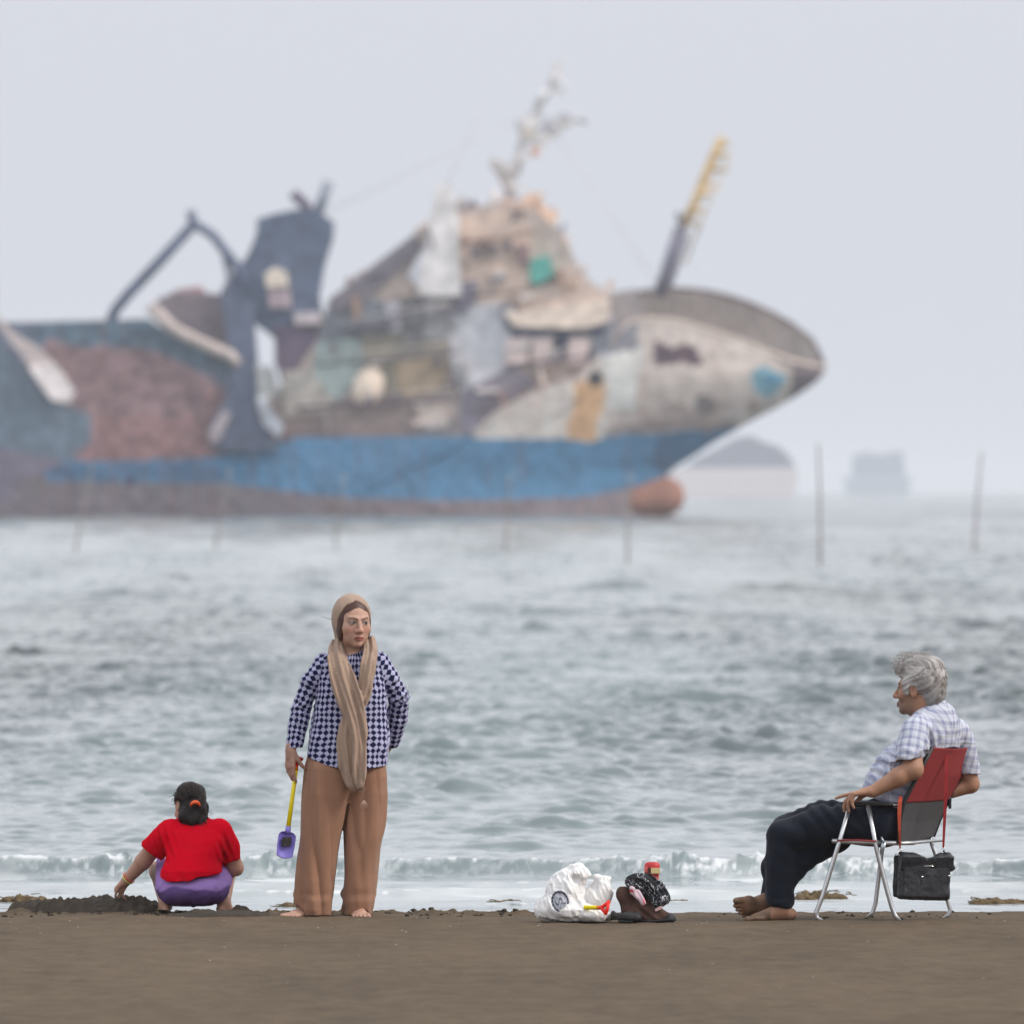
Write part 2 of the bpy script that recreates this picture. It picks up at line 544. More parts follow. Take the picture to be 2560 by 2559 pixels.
        zz += a0 * e * np.where(t2 < 0, np.exp(-(t2 / 0.12) ** 2), np.exp(-(t2 / 0.35) ** 2)) * (1 + 0.3 * noise2(x * 12, y * 4, sd + 30))
        f = np.maximum(f, e * 0.9 * np.exp(-((t2 + 0.03) / 0.08) ** 2) * sstep(0.35, 0.8, noise2(x * 9, y * 5, sd + 40) + 0.4 * noise2(x * 30, y * 9, sd + 50)))
    # glossy sheen of the flat between breaker and sand, painted in as foam white
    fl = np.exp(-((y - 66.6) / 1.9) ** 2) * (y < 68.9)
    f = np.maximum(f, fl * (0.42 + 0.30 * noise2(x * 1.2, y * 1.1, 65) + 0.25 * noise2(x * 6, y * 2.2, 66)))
    f = np.maximum(f, 0.9 * np.exp(-((t + 0.02) / 0.05) ** 2) * sstep(0.1, 0.6, noise2(x * 14, y * 3, 67) + .6 * noise2(x * 42, y * 9, 68) + .25))
    # dimpled skin of the shallows
    zz += 0.0022 * noise2(x * 5, y * 1.7, 60) + 0.0012 * noise2(x * 14, y * 4.5, 61)
    Z[q] += zz; foam_sheen[q] = f
    Z += SEA
    V = np.stack([X, Y, Z], -1).reshape(-1, 3)
    i = np.arange(n - 1)[:, None] * m + np.arange(m - 1)[None, :]
    Fc = np.stack([i, i + 1, i + m + 1, i + m], -1).reshape(-1, 4)
    mt = bpy.data.materials.new('sea_water'); mt.use_nodes = True
    nt = mt.node_tree; b = nt.nodes['Principled BSDF']; L = nt.links.new
    at = node(nt, 'ShaderNodeAttribute', attribute_name='paint')
    sp = node(nt, 'ShaderNodeSeparateColor'); L(at.outputs['Color'], sp.inputs[0])
    tc = node(nt, 'ShaderNodeTexCoord')

    def nz(scale, st, detail=4):
        mp = node(nt, 'ShaderNodeMapping'); mp.inputs['Scale'].default_value = st
        L(tc.outputs['Object'], mp.inputs[0])
        k = node(nt, 'ShaderNodeTexNoise', Scale=scale, Detail=detail, Roughness=0.55); L(mp.outputs[0], k.inputs['Vector']); return k
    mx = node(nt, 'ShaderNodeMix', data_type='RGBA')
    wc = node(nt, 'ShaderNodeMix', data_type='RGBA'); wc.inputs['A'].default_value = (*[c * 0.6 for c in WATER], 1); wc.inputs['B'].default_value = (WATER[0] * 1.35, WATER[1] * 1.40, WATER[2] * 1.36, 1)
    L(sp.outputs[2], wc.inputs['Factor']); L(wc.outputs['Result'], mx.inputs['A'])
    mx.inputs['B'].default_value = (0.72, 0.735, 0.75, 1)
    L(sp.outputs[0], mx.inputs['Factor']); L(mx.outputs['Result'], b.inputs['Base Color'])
    rr = node(nt, 'ShaderNodeMapRange'); rr.inputs['To Min'].default_value = 0.07; rr.inputs['To Max'].default_value = 0.75
    L(sp.outputs[0], rr.inputs['Value']); L(rr.outputs[0], b.inputs['Roughness'])
    b.inputs['IOR'].default_value = 1.333
    # ripples finer than the mesh: the normal leans with a noise of world position
    r1 = nz(2.6, (1, 0.8, 1), 5)
    sb = node(nt, 'ShaderNodeVectorMath', operation='SUBTRACT'); sb.inputs[1].default_value = (0.5, 0.5, 0.5); L(r1.outputs['Color'], sb.inputs[0])
    fl = node(nt, 'ShaderNodeVectorMath', operation='MULTIPLY'); fl.inputs[1].default_value = (RIPPLE, RIPPLE, 0.0); L(sb.outputs[0], fl.inputs[0])
    sc = node(nt, 'ShaderNodeVectorMath', operation='SCALE'); L(fl.outputs[0], sc.inputs[0]); L(sp.outputs[1], sc.inputs['Scale'])
    ge = node(nt, 'ShaderNodeNewGeometry'); ad = node(nt, 'ShaderNodeVectorMath', operation='ADD'); L(ge.outputs['Normal'], ad.inputs[0]); L(sc.outputs[0], ad.inputs[1])
    no = node(nt, 'ShaderNodeVectorMath', operation='NORMALIZE'); L(ad.outputs[0], no.inputs[0]); L(no.outputs[0], b.inputs['Normal'])
    chop = np.interp(ds, [61, 70, 80, 110, 300, 600, 1200], [0.02, 0.04, 0.10, 0.20, 0.8, 1.5, 2.4])
    # wind patches: rougher and smoother water, drawn out along the wind
    wp = 1 + sstep(90, 260, Y) * (0.75 * noise2(X * 0.55, Y * 0.030, 71) + 0.55 * noise2(X * 0.17, Y * 0.011, 72) + 0.45 * noise2(X * 1.4, Y * 0.07, 73) + sstep(200, 420, Y) * 1.1 * noise2(X * 0.22, Y * 0.0065, 74))
    turb = np.clip(0.5 + 0.5 * noise2(X * 0.16, Y * 0.005, 75) + 0.35 * noise2(X * 0.6, Y * 0.02, 76), 0, 1)
    chopg = np.clip(chop[:, None] * np.clip(wp, 0.12, 2.6), 0, 3.2)
    cols = np.stack([foam_sheen, chopg, turb], -1).reshape(-1, 3)
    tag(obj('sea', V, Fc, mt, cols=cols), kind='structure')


# ---- the dug sand heap and the clods round it
def heap_build():
    dark = mat('wet_dug_sand', S(86, 78, 69, SAND_K), rough=0.9, var=0.22, scale=22, bump=0.004, bscale=150, spec=0.2)

    def mound(name, cx, cy, rx, ry, h, seed, label, flat=0.35, rough=1.0):
        nx, ny = int(rx * 2 / 0.009), int(ry * 2 / 0.012)
        xs = np.linspace(-1.25, 1.25, nx); ys = np.linspace(-1.25, 1.25, ny)
        U, W = np.meshgrid(xs, ys)
        X, Y = cx + U * rx, cy + W * ry
        edge = np.sqrt(U ** 2 + W ** 2) + 0.14 * noise2(X * 6, Y * 6, seed)
        prof = np.clip(1.0 - edge, 0, None); prof = np.minimum(prof / flat, 1) ** 0.75
        Z = h * prof * (1 + 0.25 * noise2(X * 4, Y * 3, seed + 1)) - 0.014 * sstep(0.72, 1.1, edge)
        lum = 0.024 * np.maximum(noise2(X * 15, Y * 15, seed + 2), -0.3) + 0.016 * np.maximum(noise2(X * 34, Y * 34, seed + 3), -0.2) + 0.006 * noise2(X * 80, Y * 80, seed + 4)
        Z = Z + rough * lum * np.minimum(prof * 2.5, 1) + rough * 0.012 * np.maximum(noise2(X * 55, Y * 55, seed + 5), -0.2) * np.minimum(prof * 2.5, 1)
        Zs = sand_z(X, Y)
        V = np.stack([X, Y, Zs + Z], -1).reshape(-1, 3)
        i = np.arange(ny - 1)[:, None] * nx + np.arange(nx - 1)[None, :]
        Fc = np.stack([i, i + 1, i + nx + 1, i + nx], -1).reshape(-1, 4)
        o = obj(name, V, Fc, dark, loc=(cx, cy, 0))
        tag(o, label, 'sand heap')
    x = lambda dx: (dx * 1.3251 - 1280) * 60 / F
    mound('sand_heap', x(163), 60.62, 0.425, 0.30, 0.050, 101, 'long dark lumpy heap of wet dug sand beside the squatting girl')
    mound('sand_mound', x(420), 59.93, 0.29, 0.16, 0.022, 111, 'low lumpy mound of dug sand in front of the squatting girl', 0.6, 0.40)
    mound('sand_lump', x(455), 60.05, 0.062, 0.06, 0.042, 121, 'rounded sand lump at the end of the mound by the girl', 0.6, 0.25)
    # loose clods scattered along the crest: nobody could count them
    V, Fc = [], []
    rng = np.random.RandomState(5)
    ico = ico_pts()
    for k in range(330):
        u = rng.rand()
        px = rng.uniform(0, 760) if u < 0.45 else rng.uniform(560, 1345) if u < 0.92 else rng.uniform(1600, 2500)
        r = 0.003 + 0.009 * rng.rand() ** 2.8
        cy = 60.25 + rng.normal(0, 0.20)
        if k % 6 == 0: px, cy, r = rng.uniform(1830, 2440), rng.uniform(59.35, 59.95), r * 0.75
        c = np.array([(px - 1280) * 60 / F, cy, 0])
        c[2] = float(sand_z(c[0:1], c[1:2])[0]) + r * 0.35
        p = ico[0] * r * (1 + 0.45 * noise3(ico[0][:, 0] * 2.1 + k, ico[0][:, 1] * 2.1, ico[0][:, 2] * 2.1, 9))[:, None] * np.array([1.25, 1, 0.85]) + c
        Fc.append(ico[1] + len(ico[0]) * len(V)); V.append(p)
    tag(obj('sand_clods', np.concatenate(V), np.concatenate(Fc), dark), 'small dark sand clods scattered along the beach crest', 'sand clods', kind='stuff')
    # shell grit
    V, Fc = [], []
    for k in range(70):
        px = rng.uniform(-60, 2620); cy = rng.uniform(50, 60.2) if k > 30 else rng.uniform(58, 60.1)
        r = 0.0018 + 0.0032 * rng.rand() ** 3
        c = np.array([(px - 1280) * cy / F, cy, 0]); c[2] = float(sand_z(c[0:1], c[1:2])[0]) + r * 0.3
        Fc.append(ico[1] + len(ico[0]) * len(V)); V.append(ico[0] * r * np.array([1.3, 1, 0.5]) + c)
    tag(obj('shell_grit', np.concatenate(V), np.concatenate(Fc), mat('shell', S(205, 195, 178, 0.75), rough=0.6)), 'pale bits of shell scattered on the brown sand', 'shells', kind='stuff')


def ico_pts():
    t = (1 + 5 ** .5) / 2
    v = np.array([(-1, t, 0), (1, t, 0), (-1, -t, 0), (1, -t, 0), (0, -1, t), (0, 1, t), (0, -1, -t), (0, 1, -t), (t, 0, -1), (t, 0, 1), (-t, 0, -1), (-t, 0, 1)], float)
    v /= np.linalg.norm(v[0])
    f = [(0, 11, 5), (0, 5, 1), (0, 1, 7), (0, 7, 10), (0, 10, 11), (1, 5, 9), (5, 11, 4), (11, 10, 2), (10, 7, 6), (7, 1, 8), (3, 9, 4), (3, 4, 2), (3, 2, 6), (3, 6, 8), (3, 8, 9), (4, 9, 5), (2, 4, 11), (6, 2, 10), (8, 6, 7), (9, 8, 1)]
    V = [tuple(a) for a in v]; cache = {}; out = []

    def mid(a, b):
        k = (min(a, b), max(a, b))
        if k not in cache:
            p = (np.array(V[a]) + np.array(V[b])) / 2; V.append(tuple(p / np.linalg.norm(p))); cache[k] = len(V) - 1
        return cache[k]
    for a, b, c in f:
        d, e, g = mid(a, b), mid(b, c), mid(c, a); out += [(a, d, g), (b, e, d), (c, g, e), (d, e, g)]
    return np.array(V), np.array(out)


# ---- seaweed clumps washed up at the waterline
def weed_build():
    wm = mat('brown_seaweed', S(128, 106, 72, 0.55), rough=0.75, var=0.45, scale=60, bump=0.004, bscale=200)
    spots = [(1988, 2118, 2216, 2247, 'tan seaweed clump at the waterline between the seated man\'s feet and the chair leg'),
             (2425, 2580, 2238, 2257, 'brown seaweed strip at the waterline beyond the black handbag'),
             (1222, 1312, 2245, 2260, 'small brown seaweed clump at the waterline beyond the white plastic bag'),
             (-20, 118, 2231, 2253, 'brown seaweed strip at the waterline beyond the long dark sand heap'),
             (1640, 1728, 2246, 2257, 'thin seaweed shred at the waterline beyond the brown boot'),
             (705, 745, 2254, 2264, 'tiny seaweed shred at the waterline behind the standing woman\'s foot')]
    rng = np.random.RandomState(3)
    for n, (x0, x1, z0, z1, lab) in enumerate(spots):
        d = SEAH * F / (z1 - HOR)
        s = d / F
        cx = ((x0 + x1) / 2 - 1280) * s; w = (x1 - x0) / 2 * s; h = (z1 - z0) * s
        lo = (cx - w * 1.25, d - 0.18, SEA - 0.03); hi = (cx + w * 1.25, d + 0.18, SEA + h * 1.6)
        f = Field(lo, hi, 0.0035)
        for k in range(9):
            u = -0.8 + 1.6 * k / 8
            hh = h * (0.35 + 0.65 * rng.rand()) * (1 - 0.45 * abs(u))
            f.put(ell((cx + u * w, d + rng.normal(0, 0.02), SEA), (w * 0.24, 0.055 + 0.03 * rng.rand(), hh)), 0.012)
        f.near(lambda X, Y, Z: 0.006 * noise3(X * 45, Y * 45, Z * 60, n) + 0.004 * noise3(X * 110, Y * 110, Z * 110, n + 7), 0.025)
        V, Fc = f.mesh()
        root = obj('seaweed_clump', V, Fc, wm, loc=(cx, d, SEA))
        tag(root, lab, 'seaweed', 'seaweed clumps at the waterline')
        for k in range(int(5 + w * 30)):
            mb = MB()
            a = np.array([cx + rng.uniform(-1, 1) * w, d + rng.normal(0, 0.05) - 0.02, SEA + rng.uniform(0.2, 0.8) * h])
            pts = [a]
            th = rng.uniform(0, 6.28)
            for j in range(5):
                th += rng.normal(0, 0.6)
                a = a + np.array([0.018 * math.cos(th), 0.010 * math.sin(th), rng.normal(-0.002, 0.004)]); a[2] = max(a[2], SEA + 0.003); pts.append(a)
            mb.tube(pts, [0.0022, 0.003, 0.003, 0.0025, 0.002, 0.001], 5)
            mb.obj('strand', wm, root, True)


# ---- stakes standing in the water, far out of focus
def stakes_build():
    wm = mat('grey_wood', S(172, 162, 154, 0.75), rough=0.85, var=0.3, scale=3)
    ks = [(143, 1040, 165, 30, 'wooden stake in the sea, leaning, first from the sand heap side'),
          (406, 1042, 160, 28, 'thin wooden stake in the sea beyond the squatting girl'),
          (632, 1046, 155, 18, 'thin wooden stake in the sea beyond the woman\'s headscarf'),
          (950, 1044, 150, 14, 'wooden stake in the sea between the woman and the bulbous bow'),
          (1185, 1060, 165, 4, 'wooden stake in the sea below the rusty bulbous bow'),
          (1546, 1076, 240, -2, 'tall wooden stake in the sea under the tip of the wrecked ship\'s bow'),
          (1838, 1056, 206, 14, 'tall wooden stake standing alone in the sea above the seated man')]
    for bx, by, h, lean, lab in ks:
        d = SEAH * F / (by * 1.3251 - HOR)
        a = P(bx * 1.3251, by * 1.3251, d); b = P((bx + lean) * 1.3251, (by - h) * 1.3251, d)
        mb = MB(); pts = []
        for k in range(9):
            t = k / 8; p = a + (b - a) * t
            pts.append(p + np.array([0.03 * math.sin(3.1 * t + bx), 0, 0]))
        pts[0][2] -= 0.6
        mb.tube(pts, [0.046 - 0.016 * k / 8 for k in range(9)], 8)
        o = mb.obj('wooden_stake', wm, None, True, loc=(a[0], a[1], SEA))
        tag(o, lab, 'stake', 'stakes standing in the sea')


def haze_build():
    mb = MB(); v = []
    x0, x1, y0, y1, z0, z1 = -20400, 20400, -400, 20400, -2.6, 47
    mb.add([(x0, y0, z0), (x1, y0, z0), (x1, y1, z0), (x0, y1, z0), (x0, y0, z1), (x1, y0, z1), (x1, y1, z1), (x0, y1, z1)],
           [[0, 3, 2, 1], [4, 5, 6, 7], [0, 1, 5, 4], [1, 2, 6, 5], [2, 3, 7, 6], [3, 0, 4, 7]])
    m = bpy.data.materials.new('sea_haze'); m.use_nodes = True
    nt = m.node_tree; nt.nodes.remove(nt.nodes['Principled BSDF'])
    pv = node(nt, 'ShaderNodeVolumePrincipled', Density=HAZE, Anisotropy=0.0)
    pv.inputs['Color'].default_value = (0.93, 0.955, 1.0, 1)
    nt.links.new(pv.outputs[0], nt.nodes['Material Output'].inputs['Volume'])
    o = mb.obj('haze', m); tag(o, 'pale sea haze over the water', 'haze', kind='stuff')
# ================================================================== the wrecked trawler and the other vessels
def inpoly(x, z, poly):
    poly = np.asarray(poly, float); r = np.zeros(x.shape, bool)
    n = len(poly)
    for i in range(n):
        x0, z0 = poly[i]; x1, z1 = poly[(i + 1) % n]
        c = ((z0 > z) != (z1 > z)) & (x < (x1 - x0) * (z - z0) / (z1 - z0 + 1e-12) + x0)
        r ^= c
    return r


SHIP_D = 1075.0
def SW(dx, dz, dy=0.0):
    """ship side-elevation units -> metres"""
    return np.array([(dx * 1.3251 - 1280) * SHIP_D / F, SHIP_D + dy, CH - (dz * 1.3251 - HOR) * SHIP_D / F])


def SA(r, g, b):
    """weathered paint colour seen through the haze -> its own colour"""
    a = [max((lin(c) - HZ * (0.66, 0.69, 0.76)[i]) / (1 - HZ) / SHIP_L, 0.02) for i, c in enumerate((r, g, b))]
    q = min(1.0, 0.90 / max(a))
    return tuple(float(c * q) for c in a)


def ship_build():
    wl = 980.0
    base = SW(700, 972)
    root = empty('wrecked_ship', (base[0], base[1], SEA), 'huge rusting wrecked trawler with blue waterline band and bulbous bow, listing in the sea', 'ship')
    rim = [(-700, 612), (60, 610), (285, 604), (320, 628), (450, 690), (490, 760), (530, 812), (860, 826), (884, 822), (935, 778), (1000, 742), (1100, 708), (1142, 694), (1150, 600), (1165, 556), (1250, 540), (1330, 545), (1400, 562), (1455, 586), (1505, 615), (1534, 640), (1551, 666), (1557, 692)]
    # the near rail: lower than the far one at the bow, so the inside of the far bulwark shows
    rim_near = [p for p in rim if p[0] < 1145] + [(1150, 640), (1163, 612), (1240, 601), (1300, 613), (1380, 637), (1440, 660), (1490, 680), (1520, 688), (1557, 692)]
    rx, rz = np.array(rim_near).T; qx, qz = np.array(rim).T
    stem = [(1557, 692), (1554, 705), (1541, 720), (1515, 739), (1478, 762), (1420, 793), (1350, 833), (1306, 862), (1276, 880), (1258, 896), (1240, 925), (1228, 990)]
    sz = np.array([p[1] for p in stem]); sx = np.array([p[0] for p in stem])
    ns, nv = 640, 110
    s = np.linspace(0, 1, ns) ** 0.9; v = np.linspace(0, 1, nv)
    zb, zt = 990.0, 692.0
    stx = np.interp(zb + v * (zt - zb), sz, sx)
    X = -700 + s[:, None] * (stx[None, :] + 700)
    Z = zb + v[None, :] * (np.interp(-700 + s * 2257, rx, rz)[:, None] - zb)
    SX = np.interp(np.maximum(Z, zt), sz, sx)
    fr = np.clip((SX - X) / 620.0, 0, 1)
    half = 7.6 * (1 - (1 - fr) ** 2.1) ** 0.75 * (0.80 + 0.20 * v[None, :] ** 0.7)
    half = half + 0.05 * noise2(X * 0.06, Z * 0.06, 70) + 0.03 * noise2(X * 0.2, Z * 0.05, 71)   # dented plates
    half = np.where(s[:, None] > 0.999, 0.0, np.maximum(half, 0))
    # ---- paint, by regions of the plating
    wx = X + 9 * noise2(X * 0.03, Z * 0.03, 72) + 4 * noise2(X * 0.11, Z * 0.11, 73)
    wz = Z + 7 * noise2(X * 0.03, Z * 0.03, 74) + 3 * noise2(X * 0.11, Z * 0.11, 75)
    col = np.zeros((*X.shape, 3)); col[:] = SA(186, 176, 172)

    def reg(poly, c, hard=False):
        k = inpoly(X if hard else wx, Z if hard else wz, poly); col[k] = SA(*c)
    reg([(-700, 560), (490, 560), (560, 830), (560, 1000), (-700, 1000)], (112, 118, 132))
    reg([(90, 640), (300, 650), (430, 735), (440, 850), (120, 868), (60, 800)], (142, 124, 128))
    reg([(190, 780), (400, 790), (430, 868), (160, 868)], (148, 124, 127))
    reg([(100, 600), (300, 600), (470, 690), (470, 730), (300, 660), (150, 655), (60, 640)], (104, 117, 130))
    reg([(490, 780), (900, 780), (890, 830), (520, 832)], (126, 116, 120))
    reg([(-700, 868), (120, 868), (560, 905), (560, 1000), (-700, 1000)], (130, 126, 132))
    reg([(560, 925), (1300, 938), (1300, 1000), (-700, 1000), (-700, 915)], (134, 128, 136), True)
    reg([(600, 930), (1080, 925), (1270, 885), (1320, 1000), (560, 1000)], (136, 128, 134), True)
    reg([(532, 836), (560, 826), (880, 822), (1250, 818), (1372, 802), (1400, 812), (1330, 862), (1250, 905), (1100, 938), (850, 944), (640, 938), (430, 912), (190, 908), (90, 905), (85, 872), (340, 868), (500, 852)], (103, 137, 167), True)
    reg([(90, 872), (300, 868), (420, 880), (420, 908), (90, 905)], (100, 124, 150))
    reg([(1238, 818), (1372, 802), (1410, 806), (1330, 862), (1262, 892), (1230, 880)], (96, 122, 148), True)
    reg([(890, 828), (940, 790), (1002, 748), (1120, 710), (1140, 700), (1140, 828)], (232, 220, 214), True)
    reg([(1090, 716), (1138, 712), (1130, 828), (1070, 828)], (222, 182, 148))
    reg([(1130, 668), (1206, 640), (1215, 700), (1190, 780), (1145, 770)], (198, 196, 194))
    reg([(1140, 560), (1200, 590), (1210, 650), (1140, 670)], (138, 138, 146))
    reg([(1140, 520), (1340, 520), (1480, 570), (1580, 660), (1580, 720), (1520, 745), (1488, 760), (1492, 700), (1440, 662), (1380, 636), (1300, 612), (1240, 600), (1150, 612)], (146, 141, 141), True)
    reg([(1496, 640), (1580, 660), (1580, 720), (1500, 765), (1486, 755), (1496, 700)], (124, 118, 124))
    reg([(1236, 640), (1262, 656), (1292, 650), (1326, 690), (1306, 700), (1280, 688), (1236, 692)], (104, 96, 104))
    reg([(1412, 704), (1440, 694), (1484, 712), (1476, 742), (1452, 756), (1430, 735)], (124, 158, 174))
    reg([(1195, 780), (1290, 760), (1400, 762), (1290, 812), (1200, 822)], (172, 158, 156))
    reg([(1150, 800), (1390, 790), (1370, 806), (1150, 822)], (150, 140, 140))
    for dx, dz, r, c in ((1330, 764, 20, (136, 130, 132)), (1122, 716, 15, (92, 92, 98)), (1002, 758, 11, (196, 184, 182)), (1060, 756, 11, (198, 186, 184)), (1455, 716, 8, (86, 128, 158)), (250, 908, 9, (70, 84, 108)), (1420, 768, 13, (160, 146, 142))):
        col[(X - dx) ** 2 + (Z - dz) ** 2 < r * r] = SA(*c)
    streak = np.clip(noise2(X * 0.09, Z * 0.008, 76) + 0.5 * noise2(X * 0.3, Z * 0.02, 77), 0, 1)[..., None]
    rust = np.array(SA(138, 104, 92))
    col = col * (1 - 0.22 * streak) + rust * 0.22 * streak
    mot = ((0.16 * noise2(X * 0.05, Z * 0.06, 78) + 0.14 * noise2(X * 0.16, Z * 0.18, 79)) * (1 + 1.3 * sstep(560, 480, X) * sstep(872, 860, Z)))[..., None]
    col = np.clip(col * (1 + mot), .015, .95)
    ribs = ((np.sin(X * 0.42) > 0.72) & (Z < np.interp(X, [1140, 1240, 1300, 1380, 1440, 1500], [606, 600, 612, 636, 662, 720])) & (X > 1150))[..., None]
    col = np.where(ribs, col * 0.8, col)
    p = SW(0, 0); k = 1.3251 * SHIP_D / F
    WX = (X * 1.3251 - 1280) * SHIP_D / F; WZ = CH - (Z * 1.3251 - HOR) * SHIP_D / F
    near = np.stack([WX, SHIP_D - half, WZ], -1)
    tilt = 0.10                                  # the list: the far rail lies lower
    zf = np.interp(-700 + s * 2257, qx, qz)[:, None]
    ZF = zb + v[None, :] * (zf - zb)
    atbow = sstep(1146, 1156, X)
    WZF = CH - (ZF * 1.3251 - HOR) * SHIP_D / F
    far = np.stack([WX, SHIP_D + half, WZF - (1 - atbow) * tilt * 2 * half * v[None, :]], -1)
    # grey inner side of the far bulwark with its stiffening ribs
    colf = col.copy(); inside = (X > 1146)
    ribs_in = (np.sin(X * 0.36) > 0.70)
    grey = np.array(SA(152, 147, 146)) * (1 + .22 * noise2(X * 0.05, ZF * 0.03, 85) + .12 * noise2(X * 0.2, ZF * 0.09, 86))[..., None]
    grey = np.where(ribs_in[..., None], grey * 0.72, grey)
    colf = np.where(inside[..., None], grey, colf)
    i = np.arange(ns - 1)[:, None] * nv + np.arange(nv - 1)[None, :]
    q = np.stack([i, i + nv, i + nv + 1, i + 1], -1).reshape(-1, 4)
    N = ns * nv
    V = np.concatenate([near.reshape(-1, 3), far.reshape(-1, 3)])
    fc = [q, q[:, ::-1] + N]
    a = np.arange(ns - 1) * nv + nv - 1          # closed on top by the deck, open in the bow
    a = a[X[:-1, -1] < 1150]
    fc.append(np.stack([a, a + nv, a + nv + N, a + N], -1))
    e = np.arange(nv - 1); fc.append(np.stack([e, e + 1, e + 1 + N, e + N], -1))
    hullm = mat('ship_paint', attr=True, rough=0.75, var=0.10, scale=0.5, bump=0.02, bscale=2.0)
    obj('hull', V, np.concatenate(fc), hullm, root, True, cols=np.concatenate([col.reshape(-1, 3), colf.reshape(-1, 3)]))
    sel = np.flatnonzero(X[:, -1] > 1148); hv = nv - 8        # foredeck, below the near rail
    pa, pb = near[sel, hv], far[sel, hv].copy(); pb[:, 2] = pa[:, 2]
    n_ = len(sel); Vd = np.concatenate([pa, pb, pa - [0, 0, .3], pb - [0, 0, .3]])
    k_ = np.arange(n_ - 1); fd = np.concatenate([np.stack([k_, k_ + 1, k_ + 1 + n_, k_ + n_], -1), np.stack([k_ + 2 * n_, k_ + 3 * n_, k_ + 1 + 3 * n_, k_ + 1 + 2 * n_], -1)])
    obj('foredeck', Vd, fd, mat('deck_rust', SA(140, 126, 122), rough=.85, var=.3, scale=.6), root)
    rail_near = [tuple(p) for p in near[sel[::12], -1]] + [tuple(near[-1, -1])]; rail_far = [tuple(p) for p in far[sel[::12], -1]] + [tuple(far[-1, -1])]

    mats = {}

    def pm(c, var=0.38):
        if c not in mats: mats[c] = mat('ship_paint_%d_%d_%d' % c, SA(*c), rough=0.8, var=var, scale=0.8, bump=0.02, bscale=1.5)
        return mats[c]

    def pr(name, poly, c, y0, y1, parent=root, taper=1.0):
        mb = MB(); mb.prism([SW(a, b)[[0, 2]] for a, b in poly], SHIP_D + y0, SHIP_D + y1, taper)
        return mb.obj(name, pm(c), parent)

    def bar(name, pts, w, c, y=0.0, parent=root, n=8):
        mb = MB(); mb.tube([SW(a, b, y) for a, b in pts], w * k, n); return mb.obj(name, pm(c), parent, True)

    # bulbous bow
    zc = 938
    f = Field(SW(1130, 985, -4), SW(1310, 885, 4), 0.12)
    f.put(cap(SW(1120, 945), SW(1255, 936), 42 * k, 37 * k, (1, 0.9, 1)), 0.3)
    V2, F2 = f.mesh(); obj('bulbous_bow', V2, F2, mat('bulb_paint', SA(150, 120, 114), rough=0.8, var=0.3, scale=0.5), root)
    # deckhouse amidships and its plating
    house = pr('deckhouse', [(600, 640), (622, 566), (700, 505), (782, 444), (806, 424), (860, 402), (930, 386), (1000, 394), (1052, 432), (1100, 520), (1148, 562), (1160, 640), (1150, 700), (1005, 745), (935, 782), (885, 826), (520, 826), (500, 760), (560, 700)], (168, 158, 154), -4.2, 5.0)
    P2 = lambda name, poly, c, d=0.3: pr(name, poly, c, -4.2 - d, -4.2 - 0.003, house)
    P2('roof_slope', [(622, 566), (782, 444), (800, 470), (742, 520), (700, 560), (640, 600)], (124, 120, 128), 0.5)
    P2('wall_panel', [(622, 580), (700, 562), (770, 590), (760, 640), (640, 640), (600, 650)], (126, 130, 138))
    P2('wall_panel', [(600, 650), (680, 632), (690, 700), (640, 760), (590, 720)], (152, 164, 164))
    P2('wall_panel', [(680, 632), (840, 628), (845, 690), (820, 740), (740, 740), (690, 700)], (138, 134, 128), 0.45)
    P2('wall_panel', [(742, 690), (840, 670), (845, 735), (760, 750)], (158, 144, 130), 0.6)
    P2('wall_panel', [(800, 470), (860, 402), (866, 470), (870, 540), (790, 545), (770, 520)], (198, 198, 204), 0.7)
    P2('wall_panel', [(860, 420), (960, 400), (1000, 440), (1000, 560), (900, 580), (866, 520)], (192, 174, 164), 0.4)
    P2('wall_panel', [(850, 580), (960, 570), (965, 640), (950, 700), (870, 740), (850, 690)], (180, 180, 186), 0.5)
    P2('wall_panel', [(870, 740), (960, 690), (1010, 720), (935, 782), (885, 826), (870, 800)], (134, 130, 140), 0.35)
    P2('wall_panel', [(970, 560), (1100, 520), (1148, 566), (1150, 600), (1000, 615)], (176, 164, 158), 0.6)
    P2('wall_panel', [(520, 760), (760, 750), (860, 790), (880, 824), (525, 824)], (140, 132, 132), 0.35)
    P2('wall_panel', [(780, 760), (830, 765), (850, 805), (800, 810)], (178, 168, 162), 0.6)
    P2('wall_panel', [(760, 560), (850, 556), (850, 640), (760, 640)], (158, 156, 160), 0.55)
    P2('wall_panel', [(535, 700), (590, 700), (640, 770), (540, 790)], (166, 162, 158), 0.5)
    P2('wall_panel', [(728, 575), (757, 570), (757, 625), (735, 628)], (184, 182, 190), 0.8)
    P2('window_opening', [(762, 580), (800, 560), (805, 600), (795, 640), (765, 630)], (116, 116, 122), 0.75)
    P2('window_opening', [(835, 480), (860, 478), (862, 505), (838, 508)], (120, 118, 130), 0.9)
    P2('window_opening', [(862, 535), (900, 530), (902, 560), (880, 590), (862, 585)], (118, 116, 130), 0.9)
    P2('window_opening', [(945, 575), (968, 575), (968, 600), (945, 600)], (150, 148, 154), 0.9)
    P2('window_opening', [(975, 465), (995, 462), (998, 500), (980, 505)], (140, 122, 126), 0.9)
    P2('green_panel', [(1000, 492), (1036, 484), (1044, 520), (1012, 540), (1000, 530)], (104, 156, 150), 1.0)
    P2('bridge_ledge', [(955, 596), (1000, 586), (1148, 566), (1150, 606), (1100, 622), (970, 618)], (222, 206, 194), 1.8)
    P2('painted_shadow', [(950, 612), (1140, 618), (1140, 634), (970, 636)], (104, 108, 122), 0.9)  # shadow under the bridge ledge, put in as a dark coloured panel
